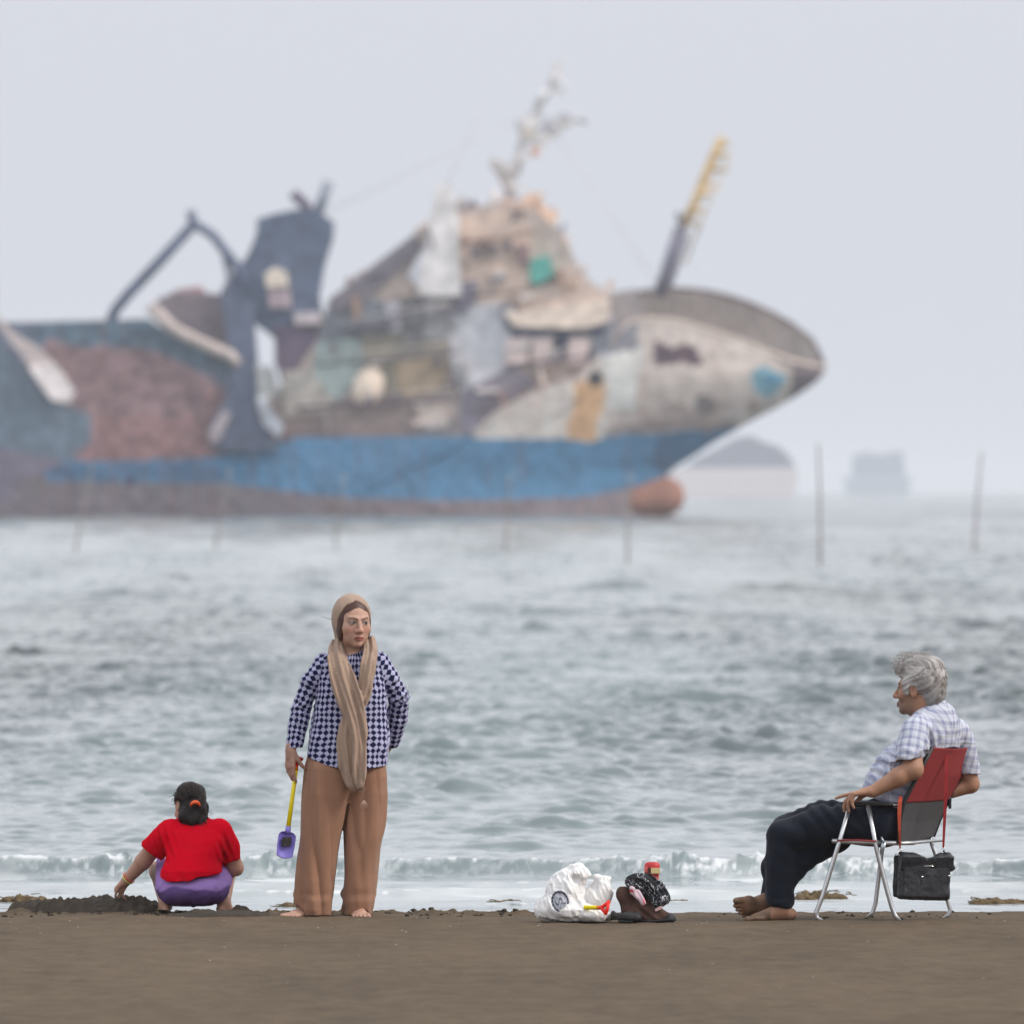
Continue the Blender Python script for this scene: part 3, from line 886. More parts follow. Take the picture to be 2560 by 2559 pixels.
    P2('doorway', [(1046, 634), (1072, 634), (1064, 674), (1048, 672)], (88, 92, 106), 1.0)
    for a, b in ((955, 1000), (1004, 1044), (1072, 1112)):
        P2('wall_panel', [(a, 640), (b, 636), (b - 6, 690), (a, 688)], (206, 190, 188), 0.8)
    P2('wall_panel', [(1110, 600), (1160, 590), (1160, 690), (1118, 680)], (146, 148, 158), 0.7)
    # the litter of torn plates, pipes and boxes on the side of the deckhouse
    rng = np.random.RandomState(21)
    pal = [(150, 140, 136), (196, 184, 178), (124, 120, 128), (176, 156, 144), (208, 200, 198), (112, 112, 124), (176, 172, 172), (152, 132, 124)]
    zone = [(640, 560), (760, 470), (860, 410), (990, 400), (1050, 450), (1090, 530), (1140, 570), (1140, 690), (1000, 735), (900, 800), (540, 815), (620, 680)]
    n_ = 0
    while n_ < 40:
        a, b = rng.uniform(540, 1140), rng.uniform(400, 820)
        if not inpoly(np.array([a]), np.array([b]), zone)[0] or (1000 < a < 1050 and 480 < b < 545) or (655 < a < 735 and 685 < b < 775): continue
        n_ += 1
        w, h, an = rng.uniform(7, 24), rng.uniform(2.5, 7), rng.choice([-.22, -.12, 1.35, -.3]) + rng.normal(0, .06)
        q = [(a + (i * math.cos(an) - j * math.sin(an)), b + (i * math.sin(an) + j * math.cos(an))) for i, j in ((-w, -h), (w * .8, -h * .9), (w, h * .8), (-w * .9, h))]
        P2('torn_plate', q, pal[rng.randint(len(pal))], rng.uniform(1.1, 1.7))
    for (a0, b0, a1, b1), c in (((640, 628, 850, 590), (112, 110, 120)), ((600, 690, 870, 664), (116, 112, 118)), ((880, 560, 1000, 548), (128, 120, 122)), ((560, 770, 860, 752), (112, 106, 114)), ((866, 462, 1010, 440), (136, 122, 118)), ((960, 690, 1110, 672), (120, 114, 122))):
        bar('deck_edge', [(a0, b0), ((a0 + a1) / 2, (b0 + b1) / 2 + 2), (a1, b1)], 3.2, c, -5.9, house, 6)
        bar('deck_rail', [(a0, b0 - 17), (a1, b1 - 17)], 1.1, (190, 182, 178), -6.0, house, 6)
    for a, b in ((700, 612), (728, 606), (820, 676), (690, 748), (742, 742), (890, 470), (920, 464), (950, 458)):
        P2('window_opening', [(a, b), (a + 15, b - 2), (a + 15, b + 14), (a, b + 15)], (112, 108, 116), 1.75)
    for n_ in range(34):                                     # ragged edge of the roofs
        t = rng.rand(); ex = [(622, 566), (782, 444), (860, 402), (950, 384), (1010, 392), (1052, 432), (1100, 520), (1148, 562)]
        i = min(int(t * 7), 6); q0, q1 = ex[i], ex[i + 1]; w_ = rng.rand()
        a, b = q0[0] + (q1[0] - q0[0]) * w_, q0[1] + (q1[1] - q0[1]) * w_
        an = rng.uniform(-2.3, -.8); l_ = rng.uniform(8, 30)
        bar('bent_pipe', [(a, b + 6), (a + l_ * .5 * math.cos(an), b + l_ * .5 * math.sin(an)), (a + l_ * math.cos(an + .3), b + l_ * math.sin(an + .3))], rng.uniform(2, 7), pal[rng.randint(len(pal))], rng.uniform(-4, 3), house, 6)
    # lifeboat, a pale shell hung on the side
    f = Field(SW(650, 790, -8), SW(740, 680, -2.5), 0.1)
    f.put(ell(SW(695, 730, -5.2), (29 * k, 0.9, 38 * k), np.array(Matrix.Rotation(0.35, 3, 'Y'))), 0.1)
    V2, F2 = f.mesh(); obj('lifeboat', V2, F2, pm((226, 210, 196)), root)
    # wheelhouse top and signal mast
    pr('wheelhouse', [(862, 412), (900, 396), (960, 376), (1010, 392), (1046, 430), (1000, 446), (900, 446)], (172, 156, 148), -3.2, 3.0)
    pr('roof_lumber', [(975, 420), (985, 372), (1010, 362), (1030, 392), (1056, 402), (1045, 424)], (208, 186, 170), -2.2, 0.5)
    pr('vent_pillar', [(790, 560), (806, 450), (826, 350), (852, 352), (868, 420), (866, 470), (872, 560)], (200, 196, 196), -5.6, -4.9)
    mast = bar('signal_mast', [(958, 400), (966, 330), (985, 270), (1010, 215), (1040, 160), (1056, 118)], 7, (176, 174, 176), -1.5)
    for pts, w, c in (([(928, 312), (950, 322), (975, 330)], 13, (160, 152, 150)), ([(975, 235), (1000, 250), (1060, 215), (1108, 232)], 9, (164, 166, 172)),
                      ([(985, 260), (1030, 262), (1062, 236)], 15, (182, 180, 178)), ([(1000, 290), (1018, 282)], 15, (196, 166, 156)),
                      ([(975, 225), (985, 262), (978, 330)], 8, (158, 156, 160)), ([(1010, 200), (1036, 170)], 12, (190, 190, 192)), ([(1056, 150), (1062, 175)], 9, (184, 186, 188)),
                      ([(930, 300), (965, 370)], 12, (162, 156, 154)), ([(1000, 215), (1070, 232)], 7, (170, 170, 176))):
        bar('yard', pts, w * 0.62, tuple(min(q + 14, 215) for q in c), -1.5, mast)
    for a, b, s_ in ((1000, 232, 22), (1040, 246, 17), (1020, 268, 18), (960, 318, 20), (985, 300, 14), (1052, 150, 10), (1046, 172, 9), (975, 352, 13), (996, 250, 14), (1070, 232, 15), (940, 312, 13), (964, 372, 15)):
        an = rng.uniform(0, 3)
        pr('mast_plate', [(a + s_ * math.cos(an + q), b + s_ * .62 * math.sin(an + q)) for q in (0, 1.4, 2.6, 4.1, 5.2)], [(178, 174, 174), (196, 192, 192), (164, 160, 164), (186, 176, 168)][n_ % 4 if rng.rand() < .3 else rng.randint(4)], -2.0, -1.2, mast)
    bar('rigging_wire', [(1000, 215), (620, 400)], 0.8, (178, 178, 184), -1); bar('rigging_wire', [(1015, 205), (1245, 545)], 0.8, (178, 178, 184), -1)
    bar('rigging_wire', [(812, 420), (915, 190)], 0.9, (170, 170, 176), -1)
    # funnel tower aft with broken pipes
    tower = pr('funnel_tower', [(424, 545), (440, 520), (470, 480), (486, 440), (486, 415), (520, 405), (562, 396), (600, 400), (630, 420), (628, 450), (612, 500), (602, 560), (610, 600), (600, 660), (580, 715), (530, 720), (520, 640), (440, 580)], (104, 112, 128), -3.4, 3.4)
    bar('pipe', [(588, 410), (575, 385), (560, 372), (552, 366)], 10, (110, 106, 120), -2, tower)
    bar('pipe', [(598, 408), (612, 372), (622, 344)], 11, (140, 146, 156), -2, tower)
    pr('floodlight', [(500, 520), (520, 506), (542, 514), (546, 540), (506, 545)], (214, 202, 190), -4.3, -3.41, tower)
    pr('vent_box', [(506, 548), (548, 545), (552, 582), (510, 582)], (158, 146, 152), -4.0, -3.41, tower)
    pr('platform', [(556, 592), (606, 588), (608, 612), (558, 614)], (172, 164, 168), -4.6, -3.41, tower)
    pr('recess', [(520, 616), (600, 614), (590, 700), (545, 718), (520, 690)], (116, 108, 122), -3.9, -3.41, tower)
    pr('winch_house', [(420, 560), (480, 570), (490, 700), (486, 780), (530, 850), (404, 850), (400, 800), (440, 740), (440, 690)], (106, 112, 128), -8.6, -3.5)
    pr('bulkhead', [(284, 590), (300, 566), (330, 552), (420, 556), (444, 600), (446, 700), (420, 705), (360, 660), (310, 606)], (132, 124, 130), -4.0, 4.0)
    bar('ramp_rail', [(288, 580), (330, 622), (380, 648), (440, 672), (452, 690)], 12, (172, 162, 160), -8.4)
    for poly, c in (([(398, 815), (425, 775), (440, 782), (420, 830), (402, 838)], (160, 152, 158)), ([(486, 690), (520, 695), (530, 745), (492, 752)], (156, 158, 160)), ([(488, 755), (505, 760), (540, 805), (530, 826), (500, 800)], (160, 164, 172))):
        pr('loose_plate', poly, c, -9.4, -8.62)
    pr('deck_patch', [(330, 548), (380, 540), (392, 556), (340, 566)], (178, 150, 156), -3.0, 2.0)
    pr('forecastle_house', [(1085, 560), (1110, 536), (1160, 552), (1200, 545), (1215, 600), (1200, 660), (1120, 660)], (152, 148, 150), -2.5, 4.0)
    # bent derrick over the after deck
    der = bar('derrick', [(208, 618), (222, 585), (246, 556), (300, 500), (366, 428)], 10, (98, 104, 120), -5)
    bar('derrick_jib', [(362, 400), (368, 424), (404, 446), (446, 500), (462, 540)], 9, (104, 110, 126), -5, der)
    bar('derrick_brace', [(425, 480), (436, 530), (420, 565)], 6, (120, 124, 138), -5, der)
    # foremast, raked forward, grey below and rusty yellow above
    fm = bar('foremast', [(1243, 560), (1262, 500), (1284, 432)], 13, (120, 120, 132), -3)
    bar('mast_boom', [(1284, 436), (1310, 385), (1340, 310), (1362, 262)], 9, (186, 162, 128), -3, fm)
    for a, b, c in (((1296, 415), (1318, 425), (168, 152, 138)), ((1306, 395), (1330, 402), (204, 178, 140)), ((1318, 372), (1340, 378), (190, 168, 140)),
                    ((1330, 345), (1352, 350), (196, 170, 130)), ((1342, 318), (1370, 322), (170, 156, 140)), ((1350, 292), (1378, 296), (180, 164, 136)), ((1358, 264), (1376, 270), (168, 160, 140)), ((1276, 405), (1286, 440), (124, 122, 132))):
        jx, jz = rng.uniform(-5, 5), rng.uniform(-7, 7)
        bar('rung', [(a[0] + jx * .4, a[1] + jz), (b[0] + jx, b[1] + jz + rng.uniform(-6, 6))], rng.uniform(3, 8), c, -3.2, fm)
    bar('mast_ladder', [(1290, 500), (1330, 400), (1372, 300)], 2.6, (180, 172, 160), -3.4, fm)
    bar('mast_brace', [(1262, 545), (1300, 440)], 4, (150, 148, 156), -3.4, fm)

    for rl, rc in ((rail_near, (196, 182, 174)), (rail_far, (122, 116, 120))):
        mb = MB(); mb.tube(rl, 3.0 * k, 8); mb.obj('bulwark_rail', pm(rc), root, True)
    # ---- second derelict, its bow just reaching in from one side
    b2 = SW(0, 960, -35)
    r2 = empty('derelict_vessel', (b2[0], b2[1], SEA), 'second derelict teal vessel with a pale slanting rail, overlapping the wrecked ship\'s after end', 'ship')

    def pr2(name, poly, c, y0, y1, taper=1.0):
        mb = MB(); mb.prism([SW(a, b)[[0, 2]] for a, b in poly], SHIP_D - 32 + y0, SHIP_D - 32 + y1, taper); return mb.obj(name, pm(c), r2)
    pr2('hull', [(-520, 640), (-60, 600), (0, 618), (60, 690), (130, 760), (196, 786), (200, 836), (150, 870), (80, 905), (10, 972), (-520, 972)], (112, 122, 134), -4, 4, 0.8)
    pr2('lower_hull', [(-520, 850), (40, 850), (150, 872), (80, 907), (12, 974), (-520, 974)], (120, 116, 128), -4.3, -4.01)
    pr2('gunwale', [(-60, 600), (20, 612), (80, 690), (150, 755), (166, 745), (150, 715), (104, 665), (60, 640), (8, 588), (-60, 570)], (176, 166, 166), -4.6, -3.0)
    pr2('bow_fender', [(84, 700), (128, 690), (170, 745), (160, 766), (128, 762)], (208, 200, 200), -5.0, -4.61)
    pr2('deck_post', [(-40, 600), (-30, 520), (8, 526), (22, 552), (20, 602)], (150, 144, 146), -3, 0)


def far_ships():
    def far(name, d, label, parts):
        sc = d / F
        base = np.array([(parts[0][1][0][0] * 1.3251 - 1280) * sc, d, SEA])
        r = empty(name, base, label, 'ship')
        for nm, poly, c, y0, y1 in parts:
            mb = MB(); mb.prism([((a * 1.3251 - 1280) * sc, CH - (b * 1.3251 - HOR) * sc) for a, b in poly], d + y0, d + y1, 0.9)
            mb.obj(nm, mat('far_paint', S(*c, 0.85), rough=0.8), r)
    far('cargo_ship', 5200, 'hazy distant ship with dark rounded load, beyond the bulbous bow', [
        ('hull', [(1240, 884), (1500, 882), (1506, 894), (1496, 944), (1236, 944)], (240, 228, 228), -7, 7),
        ('superstructure', [(1286, 883), (1320, 862), (1360, 842), (1388, 826), (1418, 822), (1440, 834), (1468, 842), (1488, 860), (1500, 882)], (128, 130, 148), -6, 6)])
    far('container_ship', 8500, 'faint box shaped ship on the hazy horizon, between two tall stakes', [
        ('hull', [(1590, 900), (1718, 900), (1712, 942), (1598, 942)], (176, 184, 198), -9, 9),
        ('deck_cargo', [(1606, 899), (1608, 858), (1640, 852), (1650, 858), (1702, 850), (1708, 899)], (150, 160, 178), -8, 8)])
# ================================================================== people: shared anatomy
def frame(yaw, pitch=0.0, roll=0.0):
    """axes of a head: columns = its x, its forward, its up; yaw 0 faces the camera, positive turns to +x"""
    y, p, r = [math.radians(a) for a in (yaw, pitch, roll)]
    fw = np.array([math.sin(y), -math.cos(y), 0]); rt = np.array([math.cos(y), math.sin(y), 0]); up = np.array([0, 0, 1.0])
    fw, up = fw * math.cos(p) + up * math.sin(p), up * math.cos(p) - fw * math.sin(p)
    rt, up = rt * math.cos(r) + up * math.sin(r), up * math.cos(r) - rt * math.sin(r)
    return np.stack([rt, fw, up], 1)


def head_sdf(f, c, R, s=1.0, male=False, neck=None, full=1.0):
    T = lambda x, y, z: c + R @ (np.array([x, y, z]) * s)
    E = lambda x, y, z, a, b, d, k=0.012, op='add', RR=None: f.put(ell(T(x, y, z), np.array([a, b, d]) * s, R if RR is None else RR), k * s, op)
    K = lambda a, b, ra, rb, k=0.01, op='add': f.put(cap(T(*a), T(*b), ra * s, rb * s), k * s, op)
    E(0, -0.018, 0.035, .074, .094, .083)                    # skull
    E(0, .022, -.020, .061 * full, .066, .086, .03)                 # face block
    E(0, .030, -.072, .047 * full, .048, .038, .03)                 # jaw
    E(0, .066, -.101, .019, .017, .015, .022)                # chin
    if male:
        E(.034, .02, -.085, .02, .035, .022, .02); E(-.034, .02, -.085, .02, .035, .022, .02)
    for q in (-1, 1):
        E(q * .041, .052, -.030, .022 * full, .020, .022, .02)      # cheek
        K((q * .012, .083, .019), (q * .042, .070, .021), .008, .007, .012)      # brow ridge
        E(q * .031, .094, .000, .017, .013, .0095, .010, 'sub')  # socket
        E(q * .031, .0725, -.001, .0135, .0135, .0125, .002)     # eyeball
        K((q * .018, .083, .0065), (q * .043, .076, .0055), .0030, .0026, .003)    # upper lid
        K((q * .019, .081, -.009), (q * .042, .075, -.008), .0026, .0022, .003)   # lower lid
        E(q * .0125, .093, -.040, .0085, .010, .0075, .007)       # nostril wing
        E(q * .0065, .101, -.0475, .0035, .0055, .0035, .003, 'sub')
    K((0, .084, .008), (0, .106, -.034), .0075, .0105, .012)   # nose
    E(0, .107, -.038, .0105, .0105, .009, .008)
    K((-.019, .0835, -.0685), (0, .0925, -.0655), .0040, .0052, .006); K((.019, .0835, -.0685), (0, .0925, -.0655), .0040, .0052, .006)
    K((-.017, .083, -.0765), (0, .0905, -.0785), .0042, .0062, .006); K((.017, .083, -.0765), (0, .0905, -.0785), .0042, .0062, .006)
    K((-.022, .088, -.0722), (.022, .088, -.0722), .0016, .0016, .002, 'sub')
    K((0, .0955, -.052), (0, .0955, -.062), .0022, .002, .004, 'sub')
    for q in (-1, 1):                                        # ears
        RR = R @ np.array(Matrix.Rotation(q * -0.35, 3, 'Z'))
        E(q * .0765, -.010, -.006, .0075, .019, .031, .006, 'add', RR)
        E(q * .0815, -.008, -.002, .0045, .010, .017, .003, 'sub', RR)
    if neck is not None:
        f.put(cap(T(0, -.022, -.06), neck[0], neck[1] * s, neck[2]), .03)


def head_paint(V, c, R, s, skin, brow, lip, iris, beard=None):
    """paints eyes, brows, lips and (for the man) stubble onto points V; returns colours"""
    L = ((V - c) @ R) / s
    x, y, z = L.T
    col = np.tile(np.array(skin), (len(V), 1))
    inh = (np.abs(x) < .1) & (z > -.14) & (z < .14) & (np.abs(y) < .13)

    def blend(mask, c2, w=1.0):
        m = (np.clip(mask, 0, 1) * inh * w)[:, None]
        col[:] = col * (1 - m) + np.array(c2) * m
    front = sstep(.05, .065, y)
    red = np.array(skin) * np.array([1.08, .78, .76])
    for q in (-1, 1):
        blend(front * np.exp(-(((x - q * .040) / .020) ** 2 + ((z + .035) / .016) ** 2)), red, .55)
    blend(front * np.exp(-((x / .016) ** 2 + ((z + .038) / .014) ** 2)), red, .45)
    for q in (-1, 1):
        d = np.sqrt(((x - q * .031) / .0150) ** 2 + ((z + .001) / .0066) ** 2)
        blend(front * np.exp(-(((x - q * .030) / .020) ** 2 + ((z + .002) / .013) ** 2)), np.array(skin) * .62, .75)
        blend(front * sstep(1.15, .9, d), (.40, .36, .34))
        ir = np.sqrt((x - q * .031 - .003) ** 2 + (z + .0005) ** 2)
        blend(front * sstep(.0070, .0056, ir) * (d < 1.15), iris)
        lash = sstep(.0030, .0018, np.abs(z - .0055 + ((x - q * .031) / .03) ** 2 * .02)) * (np.abs(x - q * .031) < .018)
        blend(front * lash, (.02, .015, .012), .9)
        t = np.clip((q * x - .008) / .040, 0, 1)
        bz = .0125 + .0105 * np.sin(t * 1.9)
        blend(front * sstep(.0050, .0022, np.abs(z - bz) + .0018 * t) * (q * x > .007) * (q * x < .050), brow, .85)
    lipm = sstep(1.1, .8, np.sqrt((x / .0245) ** 2 + ((z + .0722) / np.where(z > -.0722, .0095, .0125)) ** 2))
    blend(front * lipm, lip)
    blend(front * sstep(.0022, .0010, np.abs(z + .0722)) * (np.abs(x) < .023), np.array(lip) * .25)
    if beard is not None:
        bd = sstep(.005, -.03, z + .028 + .2 * np.maximum(y - .06, 0)) * sstep(-.03, .02, y)
        blend(bd, beard, .55)
    return col


def hand_sdf(f, w, u, n, v, curls, sc=1.0, thumb=(0.5, 0.3), spread=0.0, k=0.006):
    """w wrist, u towards the fingers, n out of the palm, v towards the index side; curls: 4 x 3 bends (radians)"""
    u, n, v = [np.asarray(a, float) / np.linalg.norm(a) for a in (u, n, v)]
    off = [.030, .010, -.011, -.030]; base = [.086, .090, .086, .077]
    ln = [(.040, .025, .020), (.044, .028, .021), (.041, .026, .020), (.032, .020, .018)]
    kn = []
    for i in range(4):
        p = w + u * base[i] * sc + v * off[i] * sc
        f.put(cap(w + v * off[i] * .55 * sc, p, .0150 * sc, .0118 * sc), .014 * sc)
        kn.append(p)
    f.put(cap(w - u * .02 * sc, w + u * .03 * sc, .024 * sc, .02 * sc), .014)
    tips = []
    for i in range(4):
        p = kn[i]; a = 0.0
        d0 = u + v * spread * (1.5 - i); d0 /= np.linalg.norm(d0)
        rr = [.0100, .0088, .0078, .0066]
        for j in range(3):
            a += curls[i][j]
            d = d0 * math.cos(a) + n * math.sin(a)
            q = p + d * ln[i][j] * sc
            f.put(cap(p, q, rr[j] * sc, rr[j + 1] * sc), .0035)
            p = q
        tips.append(p)
    t0 = w + u * .018 * sc + v * .022 * sc + n * .006 * sc
    d1 = u * math.cos(thumb[0]) + v * math.sin(thumb[0]) + n * thumb[1]; d1 /= np.linalg.norm(d1)
    t1 = t0 + d1 * .042 * sc
    d2 = d1 + u * .35 + n * thumb[1] * .6; d2 /= np.linalg.norm(d2)
    t2 = t1 + d2 * .032 * sc; t3 = t2 + (d2 + n * .3) / np.linalg.norm(d2 + n * .3) * .024 * sc
    f.put(cap(t0, t1, .0155 * sc, .0118 * sc), .012); f.put(cap(t1, t2, .0115 * sc, .0098 * sc), .004); f.put(cap(t2, t3, .0098 * sc, .0075 * sc), .004)
    return tips


def foot_sdf(f, ank, d, up, sc=1.0, side=1.0):
    """ank: ankle joint; d towards the toes; side +1: big toe on the side of cross(d,up)"""
    d = np.asarray(d, float) / np.linalg.norm(d); up = np.asarray(up, float); up = up - d * (up @ d); up /= np.linalg.norm(up)
    s = np.cross(d, up) * side
    T = lambda a, b, c: ank + (d * a + s * b + up * c) * sc
    R = np.stack([d, s, up], 1)
    f.put(ell(T(-.035, 0, -.045), np.array([.034, .030, .030]) * sc, R), .02)
    f.put(cap(T(0, 0, .03), T(.02, 0, -.025), .038 * sc, .036 * sc), .02)
    f.put(cap(T(.015, .004, -.03), T(.115, .010, -.056), .034 * sc, .020 * sc), .02)
    f.put(ell(T(.055, -.008, -.058), np.array([.085, .036, .020]) * sc, R), .015)
    f.put(ell(T(.118, .004, -.062), np.array([.038, .046, .018]) * sc, R), .015)
    for i, (b, L, r) in enumerate(((.034, .190, .0135), (.012, .188, .0098), (-.007, .178, .0090), (-.024, .165, .0085), (-.039, .150, .0080))):
        f.put(cap(T(L - .055, b * .95, -.060), T(L - r * 1.5, b, -.066), r * sc, r * sc), .004)
    for q in (-1, 1):
        f.put(ell(T(0, q * .031, -.002), np.array([.014, .010, .014]) * sc, R), .012)


def ribbon(f, pts, wid, th, fold=(0.006, 0.03, 0.0), k=0.01, lat=(1, 0, 0)):
    """a folded cloth band: pts centre line, wid half widths; the folds run along the band"""
    pts = [np.asarray(p, float) for p in pts]
    lat = np.asarray(lat, float)
    if len(pts) > 2:                                         # smooth the path
        t = np.linspace(0, len(pts) - 1, (len(pts) - 1) * 5 + 1); Pq = np.array(pts); Wq = np.array(wid, float)
        ext = np.vstack([2 * Pq[0] - Pq[1], Pq, 2 * Pq[-1] - Pq[-2]]); out = []
        for a in t:
            i = min(int(a), len(pts) - 2); f_ = a - i; p0, p1, p2, p3 = ext[i:i + 4]
            out.append(.5 * (2 * p1 + (p2 - p0) * f_ + (2 * p0 - 5 * p1 + 4 * p2 - p3) * f_ ** 2 + (3 * p1 - p0 - 3 * p2 + p3) * f_ ** 3))
        pts = out; wid = np.interp(t, np.arange(len(Wq)), Wq)
    for i in range(len(pts) - 1):
        a, b = pts[i], pts[i + 1]; w0, w1 = wid[i], wid[i + 1]
        ab = b - a; L = np.linalg.norm(ab); t = ab / L
        l = lat - t * (lat @ t); l /= np.linalg.norm(l); nn = np.cross(t, l)
        W = max(w0, w1) + th + .01

        def fn(X, Y, Z, a=a, t=t, l=l, nn=nn, L=L, w0=w0, w1=w1, i=i):
            x, y, z = X - a[0], Y - a[1], Z - a[2]
            s = x * t[0] + y * t[1] + z * t[2]; u = x * l[0] + y * l[1] + z * l[2]; q = x * nn[0] + y * nn[1] + z * nn[2]
            tc = np.clip(s / L, 0, 1); w = w0 + (w1 - w0) * np.clip(tc, 0, 1)
            q = q + fold[0] * np.cos(2 * math.pi * u / fold[1] + fold[2] + 0.12 * (i + tc)) + 0.5 * fold[0] * np.cos(2 * math.pi * u / (fold[1] * .43) + 1.7 * fold[2]) + 0.35 * (np.abs(u) / w) ** 2.5 * th
            e = np.abs(s - L / 2) - L / 2
            dx = np.maximum(np.abs(u) - w + th * .7, 0); dq = np.maximum(np.abs(q) - th * .3, 0); de = np.maximum(e, 0)
            return np.sqrt(dx * dx + dq * dq + de * de) - th * .7
        lo = np.minimum(a, b) - W; hi = np.maximum(a, b) + W
        f.put((fn, lo, hi), k)


# ================================================================== the woman
def woman_build():
    H = RES
    base = PD(850, 2288, 0.02)
    root = empty('person', (base[0], 60.02, 0), 'standing woman in beige headscarf, navy and lilac checked top and wide brown trousers', 'woman')
    SK = SKIN_W
    J = PD
    hc = J(883, 1553, -0.045); Rh = frame(21, -3, 0); hs = 1.08
    # ---------------- skin: one continuous body
    f = Field(J(690, 2296, -.30) - [0, 0, .0], J(1035, 1478, .27), H)
    f.put(column([J(0, y)[2] for y in (1640, 1690, 1760, 1850, 1950)], [J(x, 0)[0] for x in (882, 881, 878, 870, 866)], 60.0, [.10, .145, .15, .155, .16], [.06, .09, .10, .105, .105]), .03)
    head_sdf(f, hc, Rh, hs, neck=(J(880, 1650, .005), .050, .064), full=1.13)
    f.put(cap(J(850, 1655), J(912, 1655), .05, .05), .04)
    Rsh, Rel, Rwr = J(812, 1666, 0), J(753, 1770, .015), J(727, 1874, -.03)
    Lsh, Lel, Lwr = J(952, 1662, .0), J(995, 1742, .06), J(975, 1850, .17)
    for a, b, c in ((Rsh, Rel, Rwr), (Lsh, Lel, Lwr)):
        f.put(cap(a, b, .036, .034), .02); f.put(cap(b, c, .034, .024), .015)
    cur = [(.12, .22, .2), (.18, .28, .22), (.22, .34, .25), (.25, .4, .3)]
    hand_sdf(f, Rwr + [0.0, 0, 0.0], (-.03, -.10, -1), (.75, .65, .02), (.55, -.83, .1), cur, .98, thumb=(.35, .55))
    hand_sdf(f, Lwr, (-.6, .25, -.75), (-.3, .9, 0), (-.6, 0, .6), [(.3, .3, .2)] * 4, .95)
    Lh, Lk, La = J(835, 1960), J(800, 2130), J(783, 2258, -.01)
    Rh2, Rk, Ra = J(905, 1960), J(900, 2130), J(893, 2256, .02)
    for a, b, c in ((Lh, Lk, La), (Rh2, Rk, Ra)):
        f.put(cap(a, b, .085, .058), .03); f.put(cap(b, c, .055, .034), .02)
    La = np.array([La[0] - .004, La[1], .070]); Ra = np.array([Ra[0], Ra[1], .070])
    foot_sdf(f, La, (-.75, -.62, 0), (0, 0, 1), .98, 1)
    foot_sdf(f, Ra, (.16, -1, 0), (0, 0, 1), .98, -1)
    V, Fc = f.mesh()
    col = head_paint(V, hc, Rh, hs, SK, S(58, 40, 36, .8), S(172, 100, 92, .9), (.02, .014, .012))
    low = sstep(.10, .0, V[:, 2])[:, None]
    col = col * (1 - .45 * low) + np.array(S(190, 150, 130, .8)) * .45 * low
    hand = (V[:, 0] < J(765, 0)[0]) & (V[:, 2] < J(0, 1860)[2]) & (V[:, 2] > J(0, 1990)[2])
    col[hand] *= np.array([.78, .74, .74])
    skm = mat('skin', attr=True, rough=.55, var=.13, scale=70, bump=.0008, bscale=300, sss=.08)
    obj('body', V, Fc, skm, root, cols=col)
    # ---------------- hair seen under the scarf
    T = lambda x, y, z: hc + Rh @ (np.array([x, y, z]) * hs)
    g = Field(hc - .14, hc + .15, H)
    g.put(ell(T(0, -.016, .034), np.array([.0800, .0935, .0885]) * hs, Rh), .0)
    g.put(ell(T(-.062, .006, -.02), np.array([.020, .042, .07]) * hs, Rh), .02); g.put(ell(T(.062, .006, -.02), np.array([.020, .042, .07]) * hs, Rh), .02)
    g.put(ell(T(0, .10, -.022), np.array([.0585, .085, .093]) * hs, Rh), .006, 'sub')
    g.put(ell(T(0, .06, -.10), np.array([.070, .09, .05]) * hs, Rh), .006, 'sub')

    def strands(X, Y, Z):
        l = np.stack([X - hc[0], Y - hc[1], Z - hc[2]], -1) @ Rh / hs
        ang = np.arctan2(l[:, 0], l[:, 2] + .02)
        return .0005 * np.sin(np.abs(ang) * 85 + 12 * l[:, 1] * 10) + .0006 * noise3(ang * 22, l[:, 1] * 30, l[:, 2] * 8, 3)
    g.near(strands)
    V, Fc = g.mesh()
    hm = mat('brown_hair', S(84, 52, 43, .8), rough=.45, var=.35, scale=120, stretch=(1, 1, .25))
    hair = obj('hair', V, Fc, hm, root)
    wisp = MB()
    a = J(838, 1548, -.02); wisp.tube([a, J(822, 1546, -.03), J(808, 1542, -.03), J(798, 1537, -.03)], [.0012, .0011, .0009, .0004], 5)
    wisp.obj('hair_wisp', hm, hair, True)
    # ---------------- trousers
    zz = [J(0, y)[2] for y in (1880, 1920, 1985, 2083, 2186, 2240, 2292)]
    xa = np.array([(776, 866), (767, 872), (758, 870), (750, 854), (737, 842), (733, 834), (741, 826)], float)
    xb = np.array([(866, 955), (862, 964), (866, 968), (859, 958), (858, 940), (855, 936), (856, 926)], float)
    X0 = lambda a: (a - 1280) * D0 / F
    g = Field(J(715, 2300, -.22), J(985, 1860, .22), H)
    for xs, yc, ry in ((xa, -.018, [.100, .112, .118, .108, .098, .096, .088]), (xb, .022, [.100, .112, .118, .110, .098, .094, .086])):
        g.put(column(zz, X0(xs.mean(1)), 60.0 + yc, (xs[:, 1] - xs[:, 0]) / 2 * D0 / F, ry, 2.3), .012)
    g.put(column([J(0, y)[2] for y in (2000, 1975, 1940, 1860)], J(866, 0)[0], 60.0, [.09, .15, .186, .176], [.05, .09, .112, .104], 2.2), .03)

    def folds(X, Y, Z):
        down = sstep(1.0, .05, Z)
        r = .0095 * (1 - 2.2 * np.abs(noise3(X * 15 + Z * 1.2, Y * 15, Z * 1.6, 5))) + .0055 * noise3(X * 30, Y * 30, Z * 4, 6) - .002
        r += .007 * sstep(.22, .04, Z) * noise3(X * 16, Y * 16, Z * 26, 7)          # cloth breaking over the feet
        r += .0040 * sstep(.62, .78, Z) * noise3(X * 9 + Z * 14, Y * 9, Z * 20, 8)   # creases at the crotch
        return r * (.6 + .6 * down)
    g.near(folds, .035)
